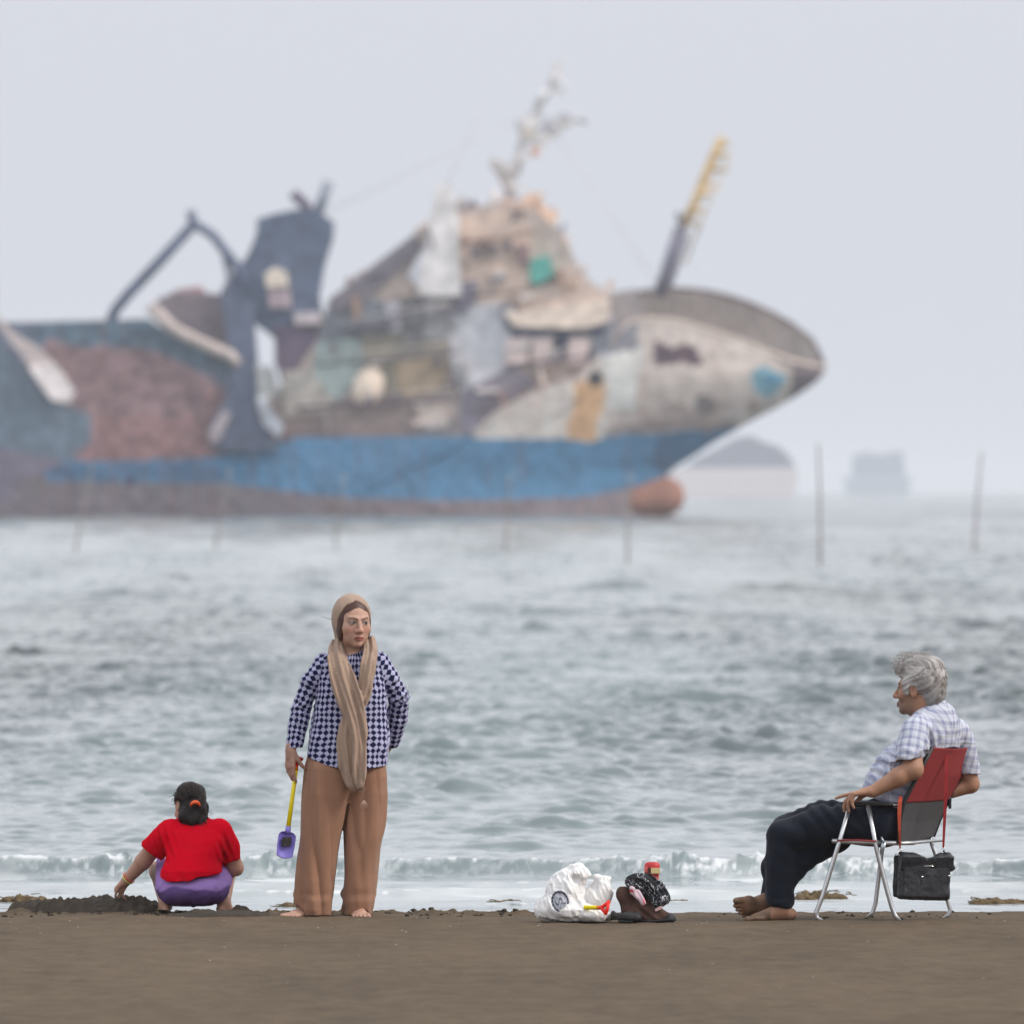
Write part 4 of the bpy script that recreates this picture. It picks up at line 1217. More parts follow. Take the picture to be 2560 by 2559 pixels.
    g.put(ell(J(722, 2296, -.10), (.085, .17, .085)), .012, 'sub')
    g.put(ell(J(912, 2300, -.15), (.062, .14, .070)), .012, 'sub')
    g.cut(lambda X, Y, Z: .008 + 0 * X - Z, .004)
    V, Fc = g.mesh()
    tr = mat('brown_linen', S(166, 125, 102, CLOTH), spec=.12, rough=.95, var=.10, scale=14, bump=.0012, bscale=320, stretch=(1, 1, .5), sheen=.15)
    obj('trousers', V, Fc, tr, root)
    # ---------------- checked top
    g = Field(J(700, 1935, -.24), J(1040, 1605, .27), H)
    ys = [1626, 1640, 1660, 1700, 1745, 1800, 1850, 1890, 1925]
    xl = np.array([850, 822, 803, 795, 788, 781, 772, 766, 765], float); xr = np.array([915, 940, 955, 964, 968, 971, 972, 971, 969], float)
    tz = [J(0, y)[2] for y in ys]
    g.put(column(tz, X0((xl + xr) / 2), 60.0, (xr - xl) / 2 * D0 / F, [.055, .08, .10, .124, .135, .134, .138, .144, .148], 2.35), .02)
    sl = [(J(812, 1657), J(776, 1705, .0), J(752, 1770, .012), J(736, 1869, -.02)), (J(945, 1654), J(972, 1695, .01), J(996, 1742, .06), J(976, 1850, .17))]
    g.put(cap(sl[0][0], sl[0][1], .052, .050), .03); g.put(cap(sl[0][1], sl[0][2], .050, .0475), .012); g.put(cap(sl[0][2], sl[0][3], .0475, .0445), .010)
    g.put(cap(sl[1][0], sl[1][1], .057, .054), .03); g.put(cap(sl[1][1], sl[1][2], .053, .052), .012); g.put(cap(sl[1][2], J(992, 1800, .115), .052, .05), .010); g.put(cap(J(992, 1800, .115), sl[1][3], .05, .044), .010)

    def folds(X, Y, Z):
        r = .0050 * noise3(X * 12, Y * 12, Z * 9, 15) + .0032 * noise3(X * 30 + Z * 22, Y * 30, Z * 26, 16)
        el = np.exp(-(((X - sl[1][2][0]) / .06) ** 2 + ((Z - sl[1][2][2]) / .09) ** 2)) + .8 * np.exp(-(((X - sl[0][2][0]) / .06) ** 2 + ((Z - sl[0][2][2]) / .08) ** 2))
        r += el * .006 * np.sin(Z * 150 - X * 90 + 3 * noise3(X * 20, Y * 20, Z * 20, 17))
        r += .004 * sstep(J(0, 1780)[2], J(0, 1900)[2], Z) * noise3(X * 30, Y * 30, Z * 6, 18)
        return r
    g.near(folds, .035)
    hem = lambda X: np.interp((X * F / D0) + 1280, [690, 764, 770, 809, 840, 914, 966, 1040], [1868, 1886, 1891, 1909, 1917, 1921, 1913, 1905])

    def below(X, Y, Z):
        hz = CH - (hem(X) - HOR) * D0 / F + .02 * np.clip((Y - 59.95) / .2, 0, 1)
        arm = np.where((X * F / D0) + 1280 < 761, CH - (1868 + .06 * (X * 0) - HOR) * D0 / F, hz)
        return arm - Z
    g.cut(below, .005)
    g.put(cap(hc + [0, -.05, -.10], J(882, 1672, -.135), .03, .045), .006, 'sub')          # neck opening
    V, Fc = g.mesh()
    # cloth coordinates: round the torso, or along the sleeves
    mid = np.interp(V[:, 2], tz[::-1], X0((xl + xr) / 2)[::-1])
    uv = np.stack([np.arctan2(V[:, 0] - mid, -(V[:, 1] - 60.0)) * .166, V[:, 2]], 1)
    dt = np.sqrt(((V[:, 0] - mid) / 1.0) ** 2)
    hw = np.interp(V[:, 2], tz[::-1], ((xr - xl) / 2 * D0 / F)[::-1])
    for side, segs in ((0, [(sl[0][0], sl[0][2], .05), (sl[0][2], sl[0][3], .047)]), (1, [(sl[1][0], sl[1][2], .05), (sl[1][2], sl[1][3], .05)])):
        out = (V[:, 0] < mid - hw + .006) if side == 0 else (V[:, 0] > mid + hw - .006) | ((V[:, 1] > 60.075) & (V[:, 0] > mid + .04))
        d = [seg_uv(V, a, b) for a, b, r in segs]
        first = d[0][2] < d[1][2]
        L0 = np.linalg.norm(segs[0][1] - segs[0][0])
        su = np.where(first, d[0][0], L0 + d[1][0]); an = np.where(first, d[0][1], d[1][1]) * .048
        uv[out] = np.stack([an, su], 1)[out]
    uv += .007 * np.stack([noise3(V[:, 0] * 22, V[:, 1] * 22, V[:, 2] * 22, 41), noise3(V[:, 0] * 22, V[:, 1] * 22, V[:, 2] * 22, 42)], 1)
    m = bpy.data.materials.new('checked_cotton'); m.use_nodes = True
    nt = m.node_tree; b = nt.nodes['Principled BSDF']; L = nt.links.new
    at = node(nt, 'ShaderNodeAttribute', attribute_name='cloth')
    mp = node(nt, 'ShaderNodeMapping'); mp.inputs['Rotation'].default_value = (0, 0, math.radians(45))
    L(at.outputs['Vector'], mp.inputs[0])
    ck = node(nt, 'ShaderNodeTexChecker', Scale=1 / .0212)
    ck.inputs['Color1'].default_value = (*S(192, 192, 226, CLOTH), 1); ck.inputs['Color2'].default_value = (*S(34, 38, 76, .8), 1)
    L(mp.outputs[0], ck.inputs['Vector'])
    nz = node(nt, 'ShaderNodeTexNoise', Scale=300, Detail=3); tc = node(nt, 'ShaderNodeTexCoord'); L(tc.outputs['Object'], nz.inputs['Vector'])
    bp = node(nt, 'ShaderNodeBump', Distance=.001); L(nz.outputs['Fac'], bp.inputs['Height']); L(bp.outputs[0], b.inputs['Normal'])
    L(ck.outputs['Color'], b.inputs['Base Color']); b.inputs['Roughness'].default_value = .85; b.inputs['Specular IOR Level'].default_value = .12
    obj('checked_top', V, Fc, m, root, uv={'cloth': uv})
    # ---------------- headscarf, round the head and hanging in two crossed tails
    g = Field(J(800, 1985, -.26), J(960, 1478, .16), H)
    g.put(ell(T(0, -.026, .028), np.array([.0905, .104, .1005]) * hs, Rh), 0)
    g.put(cap(T(0, -.045, -.02), J(880, 1640, .045), .085, .075), .03)
    g.put(ell(T(0, -.026, .028), np.array([.083, .097, .0935]) * hs, Rh), .002, 'sub')
    g.put(ell(T(-.010, .104, -.030), np.array([.0925, .150, .1315]) * hs, Rh), .008, 'sub')
    g.put(cap(T(0, -.01, -.05), J(882, 1668, -.06), .066, .062), .012, 'sub')
    g.put(ell(J(884, 1636, -.13), (.062, .12, .085)), .015, 'sub')
    C1 = lambda cx, cy, dy: J(680 + cx / 3.8625, 1450 + cy / 3.8625, dy)
    w_ = lambda q: q / 3.8625 / 2 * D0 / F
    ribbon(g, [C1(940, 560, -.02), C1(955, 680, -.085), C1(935, 800, -.135), C1(912, 950, -.150), C1(880, 1100, -.152), C1(820, 1220, -.150), C1(765, 1340, -.150), C1(745, 1480, -.152), C1(752, 1620, -.155), C1(772, 1760, -.158), C1(800, 1900, -.155), C1(812, 1990, -.150)],
           [w_(q) for q in (95, 118, 128, 130, 120, 130, 160, 190, 215, 236, 190, 120)], .012, (.0075, .055, .5), .02)
    ribbon(g, [C1(630, 580, -.01), C1(622, 680, -.080), C1(655, 830, -.140), C1(700, 980, -.166), C1(752, 1130, -.178), C1(795, 1270, -.180), C1(832, 1410, -.178), C1(852, 1560, -.176), C1(850, 1700, -.178), C1(848, 1860, -.176), C1(852, 1985, -.172)],
           [w_(q) for q in (110, 150, 205, 232, 232, 205, 160, 130, 124, 112, 84)], .013, (.0085, .066, 1.4), .012)
    low = J(0, 1600)[2]
    g.near(lambda X, Y, Z: (.55 + .45 * sstep(low + .02, low - .05, Z)) * .0050 * noise3(X * 34 + Z * 8, Y * 34, Z * 8, 25) + sstep(low + .02, low - .05, Z) * .0025 * noise3(X * 70, Y * 70, Z * 14, 27) + .0005 * noise3(X * 90, Y * 90, Z * 40, 26), .03)
    V, Fc = g.mesh()
    sm_ = mat('beige_scarf', S(182, 156, 138, CLOTH), spec=.12, rough=.95, var=.08, scale=30, bump=.0012, bscale=350, sheen=.2)
    scarf = obj('headscarf', V, Fc, sm_, root)
    mb = MB()
    a = [J(909, 1945, -.18), J(911, 1962, -.185), J(908, 1980, -.175), J(911, 1998, -.165)]
    mb.tube(a, .0016, 6)
    for k in range(7):
        an = -1.1 + 2.2 * k / 6
        mb.tube([a[-1] + [0, 0, .002], a[-1] + [.012 * an, -.004, -.016], a[-1] + [.020 * an, -.003, -.040 - .022 * math.cos(an * 1.3)]], [.0014, .0018, .0006], 5)
    tm = mat('fringe_thread', S(176, 150, 132, CLOTH), rough=.95)
    rng = np.random.RandomState(9)
    for k in range(16):
        p = np.array(C1(765 + 9 * k, 1985 + rng.uniform(-25, 20) - (18 if k < 4 else 0), -.160)); pts = [p]
        for j in range(4): pts.append(pts[-1] + np.array([rng.normal(0, .0016), rng.normal(0, .001), -rng.uniform(.004, .009)]))
        m2 = MB(); m2.tube(pts, [.0018, .0018, .0016, .0012, .0006], 5); m2.obj('fringe', tm, scarf, True)
    mb.obj('tassel', mat('tassel_thread', S(196, 160, 142, CLOTH), rough=.9), scarf, True)


def spade(name, label, top, bottom, blade_dir, normal, blade=True, flip=1):
    """toy beach spade: red D grip, yellow shaft, lilac scoop"""
    top, bottom = np.asarray(top, float), np.asarray(bottom, float)
    t = bottom - top; L = np.linalg.norm(t); t /= L
    nrm = np.asarray(normal, float); nrm = nrm - t * (nrm @ t); nrm /= np.linalg.norm(nrm); s = np.cross(t, nrm)
    root = empty(name, bottom, label, 'toy spade', 'toy beach spades')
    yl = mat('yellow_plastic', S(250, 226, 0, .85), rough=.35, var=.03); rd = mat('red_plastic', S(250, 40, 14, .9), rough=.35, var=.03)
    mb = MB(); mb.tube([top, top + t * L * .5, bottom], [.0105, .0108, .0118], 12); mb.obj('shaft', yl, root, True)
    mb = MB()
    g = [top + t * .010, top - t * .016 + s * .006, top - t * .052 + s * .032]
    mb.tube([top + t * .012, top - t * .012, top - t * .05 + s * .031], [.0115, .0095, .0075], 10)
    mb.tube([top + t * .010, top - t * .012, top - t * .05 - s * .031], [.0110, .0093, .0075], 10)
    mb.tube([top - t * .050 + s * .037, top - t * .053, top - t * .050 - s * .037], .0088, 10)
    mb.obj('grip', rd, root, True)
    return root, t, s, nrm


def spade_build():
    root, t, s, n = spade('toy_spade', 'long toy spade with yellow shaft and lilac scoop held by the standing woman', PD(741, 1918, -.030), PD(721, 2070, -.075), None, (0.80, -.6, 0), True)
    b = PD(721, 2070, -.075); n = np.array([.30, -.95, .12])
    lil = mat('lilac_plastic', S(140, 126, 216, .85), rough=.45, var=.05)
    mb = MB(); mb.tube([b - t * .012, b + t * .008, b + t * .024], [.0135, .0140, .0125], 12); mb.obj('socket', lil, root, True)
    # scooped blade: a dished sheet with thickness
    e = PD(711, 2142, -.10); bd = e - b; Lb = np.linalg.norm(bd); bd /= Lb
    sb = np.cross(bd, n); sb /= np.linalg.norm(sb); nb = np.cross(sb, bd)
    nu, nv = 26, 22; V = []
    for layer in (0, 1):
        for i in range(nv):
            v = i / (nv - 1)
            w = .040 * (1 - (1 - min(v / .22, 1)) ** 2) ** .5 * (1 - .10 * max(v - .6, 0) / .4) + .006
            for j in range(nu):
                u = -1 + 2 * j / (nu - 1)
                dep = .020 * (1 - abs(u) ** 2.2) * math.sin(math.pi * (.12 + .70 * (1 - v))) * (1 if True else 0) - .003 * (abs(u) > .92)
                V.append(b + bd * (.012 + v * (Lb - .010 - .012 * u * u)) + sb * u * w - nb * dep * -1 * -1 + nb * (.0022 if layer else -.0022))
    Fq = []
    N = nu * nv
    for i in range(nv - 1):
        for j in range(nu - 1):
            q = [i * nu + j, i * nu + j + 1, (i + 1) * nu + j + 1, (i + 1) * nu + j]
            Fq.append(q[::-1]); Fq.append([a + N for a in q])
    rim = [j for j in range(nu)] + [i * nu + nu - 1 for i in range(1, nv)] + [N - 1 - j for j in range(1, nu)] + [(nv - 1 - i) * nu for i in range(1, nv - 1)]
    for a, c in zip(rim, rim[1:] + rim[:1]): Fq.append([a, c, c + N, a + N])
    o = obj('scoop', V, Fq, lil, root)
    # damp sand stuck in the hollow
    f = Field(b - .09, b + np.array([.07, .07, .02]) + bd * .06, .002)
    cc = b + bd * (Lb * .46) + nb * .004
    f.put(ell(cc, (.026, .008, .034), np.stack([sb, nb, bd], 1)), .0)
    f.put(ell(cc - bd * .02 + nb * .002, (.020, .009, .020), np.stack([sb, nb, bd], 1)), .01)
    f.near(lambda X, Y, Z: .0022 * noise3(X * 90, Y * 90, Z * 90, 3), .02)
    V, Fc = f.mesh(); obj('stuck_sand', V, Fc, mat('dark_sand', S(66, 62, 60, .8), rough=.9, var=.2, scale=90), o)
# ================================================================== the squatting girl, seen from behind
def girl_build():
    H = RES
    J = lambda cx, cy, dy=0.0: P(250 + cx / 4.8275, 1930 + cy / 4.8275, 60.30 + dy)
    u = 60.3 / F / 4.8275                                       # metres per unit
    root = empty('person', (J(1120, 0)[0], 60.35, 0), 'squatting girl in red shirt and purple shorts, digging sand with one arm stretched out', 'girl')
    SK = (0.44, 0.25, 0.18)
    hc = J(1075, 415, .17); R = frame(-152, -24, 8); hs = .90
    f = Field(J(130, 1690, -.26), J(1780, 120, .50), H)
    head_sdf(f, hc, R, hs, neck=(J(1110, 640, .07), .042, .055), full=1.05)
    f.put(column([J(0, y)[2] for y in (640, 800, 1000, 1300)], J(1120, 0)[0], [60.40, 60.36, 60.32, 60.28], [.10, .13, .13, .14], [.06, .08, .09, .10]), .03)
    Ls, Le, Lw = J(790, 730, .07), J(520, 1075, .15), J(322, 1300, .19)
    Rs, Re, Rw = J(1490, 740, .07), J(1632, 1150, .12), J(1500, 1225, .26)
    for a, b, c in ((Ls, Le, Lw), (Rs, Re, Rw)):
        f.put(cap(a, b, .046, .042), .02); f.put(cap(b, c, .041, .026), .012)
    hand_sdf(f, Lw, (-.62, .05, -.8), (.55, .3, -.45), (-.6, -.5, .4), [(.05, .1, .1), (.25, .35, .2), (.45, .5, .3), (.6, .6, .4)], .74, thumb=(.7, .5))
    hand_sdf(f, Rw, (-.9, .4, -.3), (0, .3, -1), (.4, .9, 0), [(.3, .3, .2)] * 4, .74)
    Lk, Rk = J(720, 1190, .27), J(1530, 1160, .27)
    La, Ra = J(795, 1590, .06), J(1490, 1585, .06)
    for h_, k_, a_ in ((J(980, 1380, .0), Lk, La), (J(1280, 1370, .0), Rk, Ra)):
        f.put(cap(h_, k_, .075, .055), .02); f.put(cap(k_, a_, .050, .034), .012)
    for a_, d_, sd in ((La, (-.25, 1, 0), -1), (Ra, (.55, .9, 0), 1)):
        foot_sdf(f, np.array([a_[0], a_[1], .055]), d_, (0, 0, 1), .78, sd)
    V, Fc = f.mesh()
    col = head_paint(V, hc, R, hs, SK, S(30, 22, 20), S(170, 80, 80, .8), (.02, .014, .012))
    dirt = sstep(.0, 1, noise3(V[:, 0] * 30, V[:, 1] * 30, V[:, 2] * 30, 5))[:, None] * .5 * ((V[:, 0] < J(420, 0)[0]) & (V[:, 2] < J(0, 1290)[2]))[:, None]
    col = col * (1 - dirt) + np.array(S(90, 78, 68)) * dirt
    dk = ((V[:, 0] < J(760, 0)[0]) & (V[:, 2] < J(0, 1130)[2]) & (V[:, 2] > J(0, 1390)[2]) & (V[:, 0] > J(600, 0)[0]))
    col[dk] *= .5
    obj('body', V, Fc, mat('girl_skin', attr=True, rough=.55, var=.06, scale=40, sss=.08), root, cols=col)
    # shorts
    g = Field(J(640, 1660, -.25), J(1620, 1020, .40), H)
    g.put(ell(J(1125, 1400, -.035), (395 * u, .145, 205 * u)), 0)
    g.put(ell(J(960, 1410, -.045), (225 * u, .135, 190 * u)), .03); g.put(ell(J(1290, 1400, -.045), (230 * u, .135, 190 * u)), .03)
    g.put(cap(J(880, 1400, .02), J(765, 1170, .25), .082, .066), .03); g.put(cap(J(1370, 1380, .02), J(1490, 1135, .25), .084, .066), .03)
    g.near(lambda X, Y, Z: .004 * noise3(X * 16, Y * 16, Z * 22, 51) + .0025 * noise3(X * 38, Y * 38, Z * 40, 52) - .006 * np.exp(-((X - J(1130, 0)[0]) / .010) ** 2) * sstep(J(0, 1380)[2], J(0, 1600)[2], Z), .03)
    V, Fc = g.mesh()
    zl = J(0, 1395)[2] + .012 * np.sin((V[:, 0] - J(800, 0)[0]) * 22) + .012 * noise3(V[:, 0] * 18, V[:, 1] * 18, V[:, 2] * 9, 53)
    wet = sstep(.006, -.006, V[:, 2] - zl)[:, None] * (V[:, 1] < 60.34)[:, None]
    c0, c1 = np.array(S(170, 138, 206, CLOTH)), np.array(S(118, 92, 152, CLOTH))
    sandy = np.clip(noise3(V[:, 0] * 40, V[:, 1] * 40, V[:, 2] * 40, 54) - .35, 0, 1)[:, None] * wet
    col = c0 * (1 - wet) + c1 * wet; col = col * (1 - .5 * sandy) + np.array(S(110, 92, 96)) * .5 * sandy
    obj('shorts', V, Fc, mat('purple_cotton', attr=True, spec=.1, rough=.95, var=.05, scale=60, bump=.001, bscale=300), root, cols=col)
    # red shirt
    g = Field(J(470, 1330, -.24), J(1710, 520, .34), H)
    ys = [545, 590, 650, 720, 820, 950, 1080, 1180, 1300]
    xl = np.array([950, 880, 800, 770, 790, 800, 780, 735, 715], float); xr = np.array([1280, 1340, 1430, 1490, 1520, 1500, 1470, 1485, 1500], float)
    cy = np.array([60.42, 60.41, 60.39, 60.365, 60.335, 60.30, 60.275, 60.262, 60.26])
    ry = [.055, .075, .095, .115, .130, .140, .146, .150, .150]
    zs = [J(0, y)[2] for y in ys]
    g.put(column(zs, (J(0, 0)[0] + (xl + xr) / 2 * u), cy, (xr - xl) / 2 * u, ry, 2.3), .02)
    g.put(cap(J(850, 720, .06), J(640, 940, .11), .068, .072), .04)
    g.put(cap(J(1440, 720, .06), J(1590, 1040, .10), .064, .058), .035)
    nL = np.array([-.62, 0, -.78]); qL = J(600, 965, .1); nR = np.array([.34, .15, -.93]); qR = J(1620, 1075, .1)

    def cutf(X, Y, Z):
        xx = (X - J(0, 0)[0]) / u
        hz = np.interp(xx, [600, 712, 830, 1060, 1300, 1500, 1640], [1225, 1232, 1287, 1285, 1240, 1193, 1185])
        b = np.where(xx < 765, (nL[0] * (X - qL[0]) + nL[2] * (Z - qL[2])), np.where(xx > 1515, nR[0] * (X - qR[0]) + nR[2] * (Z - qR[2]), -1))
        b2 = J(0, 0)[2] - hz * u - Z
        arm = ((xx < 765) & (Z > J(0, 1130)[2])) | (xx > 1515)
        return np.where(arm, b, b2)
    g.cut(cutf, .004)

    def folds(X, Y, Z):
        r = .0075 * (.5 - 1.6 * np.abs(noise3(X * 7 + Z * 3, Y * 7, Z * 5, 64))) + .0045 * noise3(X * 10, Y * 10, Z * 8, 61) + .003 * noise3(X * 26 + Z * 14, Y * 26, Z * 22, 62)
        for q in (J(800, 830, 0), J(1480, 900, 0)):
            e = np.exp(-(((X - q[0]) / .05) ** 2 + ((Z - q[2]) / .07) ** 2))
            r = r + .008 * e * np.sin(X * 170 + Z * 60)
        return r + .004 * sstep(J(0, 1120)[2], J(0, 1260)[2], Z) * noise3(X * 24, Y * 24, Z * 7, 63)
    g.near(folds, .03)
    V, Fc = g.mesh()
    obj('shirt', V, Fc, mat('red_jersey', (.60, .002, .016), spec=.05, rough=.95, var=.06, scale=30, bump=.0008, bscale=350), root)
    # dark hair tied low with an orange band
    g = Field(hc - [.17, .19, .20], hc + [.17, .17, .18], .0025)
    T = lambda x, y, z: hc + R @ (np.array([x, y, z]) * hs)
    g.put(ell(T(0, -.022, .038), np.array([.088, .110, .096]) * hs, R), 0)
    g.put(ell(J(1100, 260, .13), (.052, .06, .045)), .04)
    g.put(cap(J(1160, 430, .06), J(1180, 560, .055), .050, .040), .03); g.put(cap(J(1080, 500, .10), J(1090, 570, .085), .04, .03), .03)
    g.put(cap(J(1040, 470, .12), J(1050, 560, .10), .040, .034), .03); g.put(cap(J(1130, 520, .09), J(1150, 575, .07), .060, .040), .03)
    g.put(cap(J(1040, 540, .03), J(1110, 575, .02), .042, .036), .03); g.put(ell(J(1050, 205, .15), (.035, .045, .022)), .03)
    g.put(cap(J(1235, 430, .10), J(1262, 545, .08), .032, .018), .025)
    g.put(ell(T(0, .115, -.030), np.array([.10, .105, .088]) * hs, R), .006, 'sub')
    near_s = 1 if R[1, 0] < 0 else -1
    g.put(ell(T(near_s * .090, -.004, -.018), np.array([.034, .036, .046]) * hs, R), .004, 'sub')
    o_ = J(1150, 380, .0)

    def fl(X, Y, Z):
        a = np.arctan2(X - o_[0], Z - o_[2]); r = np.sqrt((X - o_[0]) ** 2 + (Z - o_[2]) ** 2)
        w = noise3(X * 20, Y * 20, Z * 20, 71)
        return .0040 * noise3(X * 30, Y * 30, Z * 30, 72) + .0008 * np.sin(a * 46 + 9 * w) * sstep(.01, .04, r) + .0012 * np.sin(X * 900 + 8 * w) * (Z < o_[2])
    g.near(fl, .02)
    V, Fc = g.mesh()
    hm = mat('dark_hair', S(40, 34, 34, .7), spec=.25, rough=.6, var=.4, scale=90, stretch=(1, 1, .3))
    hair = obj('hair', V, Fc, hm, root)
    mb = MB()
    rng = np.random.RandomState(4)
    for k in range(26):
        e = [J(912, 300, .13), J(1262, 470, .08), J(1225, 560, .05), J(908, 340, .13)][k % 4]
        p0 = e + rng.normal(0, .012, 3); d_ = np.array([-1 if k % 4 in (0, 3) else 1, 0, -.5]) * .012
        pts = [p0]
        for j in range(4): pts.append(pts[-1] + d_ * rng.uniform(.2, .6) + rng.normal(0, .003, 3))
        mb.tube(pts, [.0011, .0011, .0009, .0007, .0003], 4, cap=False)
    tag(mb.obj('flyaway_hair', hm, hair, True), kind='stuff')
    mb = MB()
    for k in range(150):
        if k < 70:                                           # ends of the hair over the collar
            a = np.array(J(rng.uniform(1030, 1275), rng.uniform(500, 555), rng.uniform(-.01, .05)))
            d = np.array([rng.normal(0, .006), rng.normal(0, .003), -rng.uniform(.010, .018)])
        else:                                                # locks combed back to the band
            t = rng.uniform(-1.35, 2.0); r0 = .085
            a = np.array([J(1075, 0)[0] + r0 * math.sin(t) * .98, J(0, 0, rng.uniform(.02, .09))[1], J(0, 330)[2] + r0 * math.cos(t)])
            d = (J(1150, 385, -.01) - a) * .14
        pts = [a]
        for j in range(4): pts.append(pts[-1] + d + rng.normal(0, .0016, 3))
        mb.tube(pts, [.0014, .0018, .0017, .0012, .0005], 4, cap=False)
    tag(mb.obj('hair_locks', mat('hair_highlight', S(62, 52, 50, .8), spec=.3, rough=.5, var=.3), hair, True), kind='stuff')
    mb = MB()
    arc = [J(1150 + 52 * math.cos(t), 405 - 48 * math.sin(t), -.010 + .03 * (1 - math.sin(t))) for t in np.linspace(-.15, math.pi + .15, 18)]
    mb.tube(arc, [.004 + .0055 * math.sin(math.pi * (i + .5) / 18) for i in range(18)], 10)
    mb.obj('hair_band', mat('orange_band', (.95, .16, .05), rough=.6), hair, True)
    for k, (t, c) in enumerate(((.90, (.70, .75, .15)), (.80, (.75, .12, .08)))):
        c0 = Le + (Lw - Le) * (t + .06); ax = (Lw - Le) / np.linalg.norm(Lw - Le)
        a = np.cross(ax, [0, 1, 0]); a /= np.linalg.norm(a); b = np.cross(ax, a)
        mb = MB(); r = .0305 + .004 * k
        mb.tube([c0 + r * (math.cos(q) * a + math.sin(q) * b) for q in np.linspace(0, 2 * math.pi, 25)], .0028, 6, cap=False)
        mb.obj('bracelet', mat('bracelet_beads', c, rough=.4), root, True)
# ================================================================== the man, his chair and the handbag
MD = 59.50
def M5(cx, cy, dy=0.0): return P(1790 + cx / 2.645, 1600 + cy / 2.645, MD + dy)


def man_build():
    H = RES
    J = M5; u = MD / F / 2.645
    root = empty('person', (J(900, 0)[0], MD, 0), 'grey haired man in checked short sleeve shirt sitting barefoot in the folding chair, looking seaward', 'man')
    SK = (0.37, 0.195, 0.125)
    hc = J(1336, 322, -.01); R = frame(-113, 3, 0); hs = 1.12
    lat = np.array([.53, .85, 0]); fw = np.array([-.85, .53, 0]); up = np.array([0, 0, 1.0])
    # ---- skin
    f = Field(J(20, 1890, -.42), J(1780, 60, .42), H)
    head_sdf(f, hc, R, hs, True, neck=(J(1420, 520, .0), .060, .075), full=1.02)
    f.put(cap(J(1400, 560), J(1200, 1150), .09, .12, None), .03)
    S1, E1, W1 = J(1310, 600, -.17), J(1302, 850, -.25), J(1035, 1000, -.25)
    S2, E2, W2 = J(1620, 630, .18), J(1682, 950, .25), J(1430, 1040, .22)
    f.put(cap(S1, E1, .052, .047), .02); f.put(cap(E1, E1 + (W1 - E1) * .35, .047, .046), .02); f.put(cap(E1 + (W1 - E1) * .35, W1, .046, .030), .02)
    f.put(ell(E1 + [.008, 0, -.004], (.040, .038, .044)), .02)
    f.put(cap(S2, E2, .050, .044), .02); f.put(cap(E2, W2, .045, .030), .015)
    hand_sdf(f, W1 + [-.012, 0, .002], (-1, .02, -.16), (0, .05, -1), (.05, 1, .05), [(.05, .1, .08), (.75, .55, .3), (1.0, .5, .3), (1.15, .55, .3)], 1.02, thumb=(.4, .6), spread=.04)
    hand_sdf(f, W2, (-1, .1, -.3), (0, 0, -1), (0, -1, 0), [(.3, .3, .2)] * 4, 1.0)
    A1, A2 = J(438, 1770, -.06), J(358, 1668, .08)
    f.put(cap(J(430, 1550, -.05), A1, .042, .038), .015); f.put(cap(J(380, 1500, .1), A2, .042, .038), .015)
    foot_sdf(f, np.array([A1[0], A1[1], .080]), (-1, -.16, 0), (0, 0, 1), 1.08, -1)
    foot_sdf(f, A2 + [.012, 0, -.020], (-1, -.20, -.10), (.05, .90, .42), 1.22, -1)
    V, Fc = f.mesh()
    col = head_paint(V, hc, R, hs, SK, S(52, 46, 44, .8), S(130, 70, 62, .8), (.02, .014, .012), beard=S(112, 98, 90, .8))
    # dust and wet sand on the soles
    sole = np.array([-.05, -.90, -.42]); q = (V - (A2 + [-.10, 0, -.02])) @ sole
    near = (V[:, 0] < J(360, 0)[0]) & (V[:, 2] < J(0, 1600)[2])
    dm = (sstep(.022, .045, q) * near * (.55 + .45 * np.clip(noise3(V[:, 0] * 35, V[:, 1] * 35, V[:, 2] * 35, 8) + .3, 0, 1)))[:, None]
    col = col * (1 - dm) + np.array(S(98, 80, 62, .85)) * dm
    d2 = (sstep(.035, .005, V[:, 2]) * .6)[:, None]; col = col * (1 - d2) + np.array(S(120, 96, 82)) * d2
    obj('body', V, Fc, mat('tanned_skin', attr=True, rough=.55, var=.08, scale=40, bump=.0006, bscale=300, sss=.06), root, cols=col)
    # ---- swept back grey hair
    T = lambda x, y, z: hc + R @ (np.array([x, y, z]) * hs)
    g = Field(hc - .20, hc + .21, .0025)
    E = lambda x, y, z, a, b, c, k=.03, op='add': g.put(ell(T(x, y, z), np.array([a, b, c]) * hs, R), k, op)
    E(0, -.026, .047, .087, .106, .094, 0); E(0, .026, .104, .066, .066, .040, .03); E(.01, .074, .076, .052, .030, .027, .025)
    E(0, -.03, .116, .064, .072, .030, .03); E(0, -.075, -.020, .062, .050, .075, .03)
    E(.078, .022, .015, .012, .030, .040, .012); E(-.078, .022, .015, .012, .030, .040, .012)
    E(0, .142, -.046, .12, .092, .098, .006, 'sub'); E(0, .075, -.075, .12, .075, .07, .006, 'sub')
    E(.092, -.006, -.012, .022, .026, .036, .004, 'sub'); E(-.092, -.006, -.012, .022, .026, .036, .004, 'sub')

    def waves(X, Y, Z):
        l = np.stack([X - hc[0], Y - hc[1], Z - hc[2]], -1) @ R / hs
        w = noise3(l[:, 0] * 26, l[:, 1] * 16, l[:, 2] * 16, 81)
        ph = l[:, 0] * 150 * np.where(l[:, 2] > .06, 1, .3) + l[:, 2] * 60 * (l[:, 2] < .10) + l[:, 1] * 25
        return .0036 * np.sin(ph * 1.3 + 4.5 * w) + .0035 * w + .0016 * np.sin(ph * 3.7 + 5 * w)
    g.near(waves, .03)
    V, Fc = g.mesh()
    l = (V - hc) @ R / hs
    g0 = .5 + .5 * noise3(l[:, 0] * 55, l[:, 1] * 14, l[:, 2] * 24, 82)
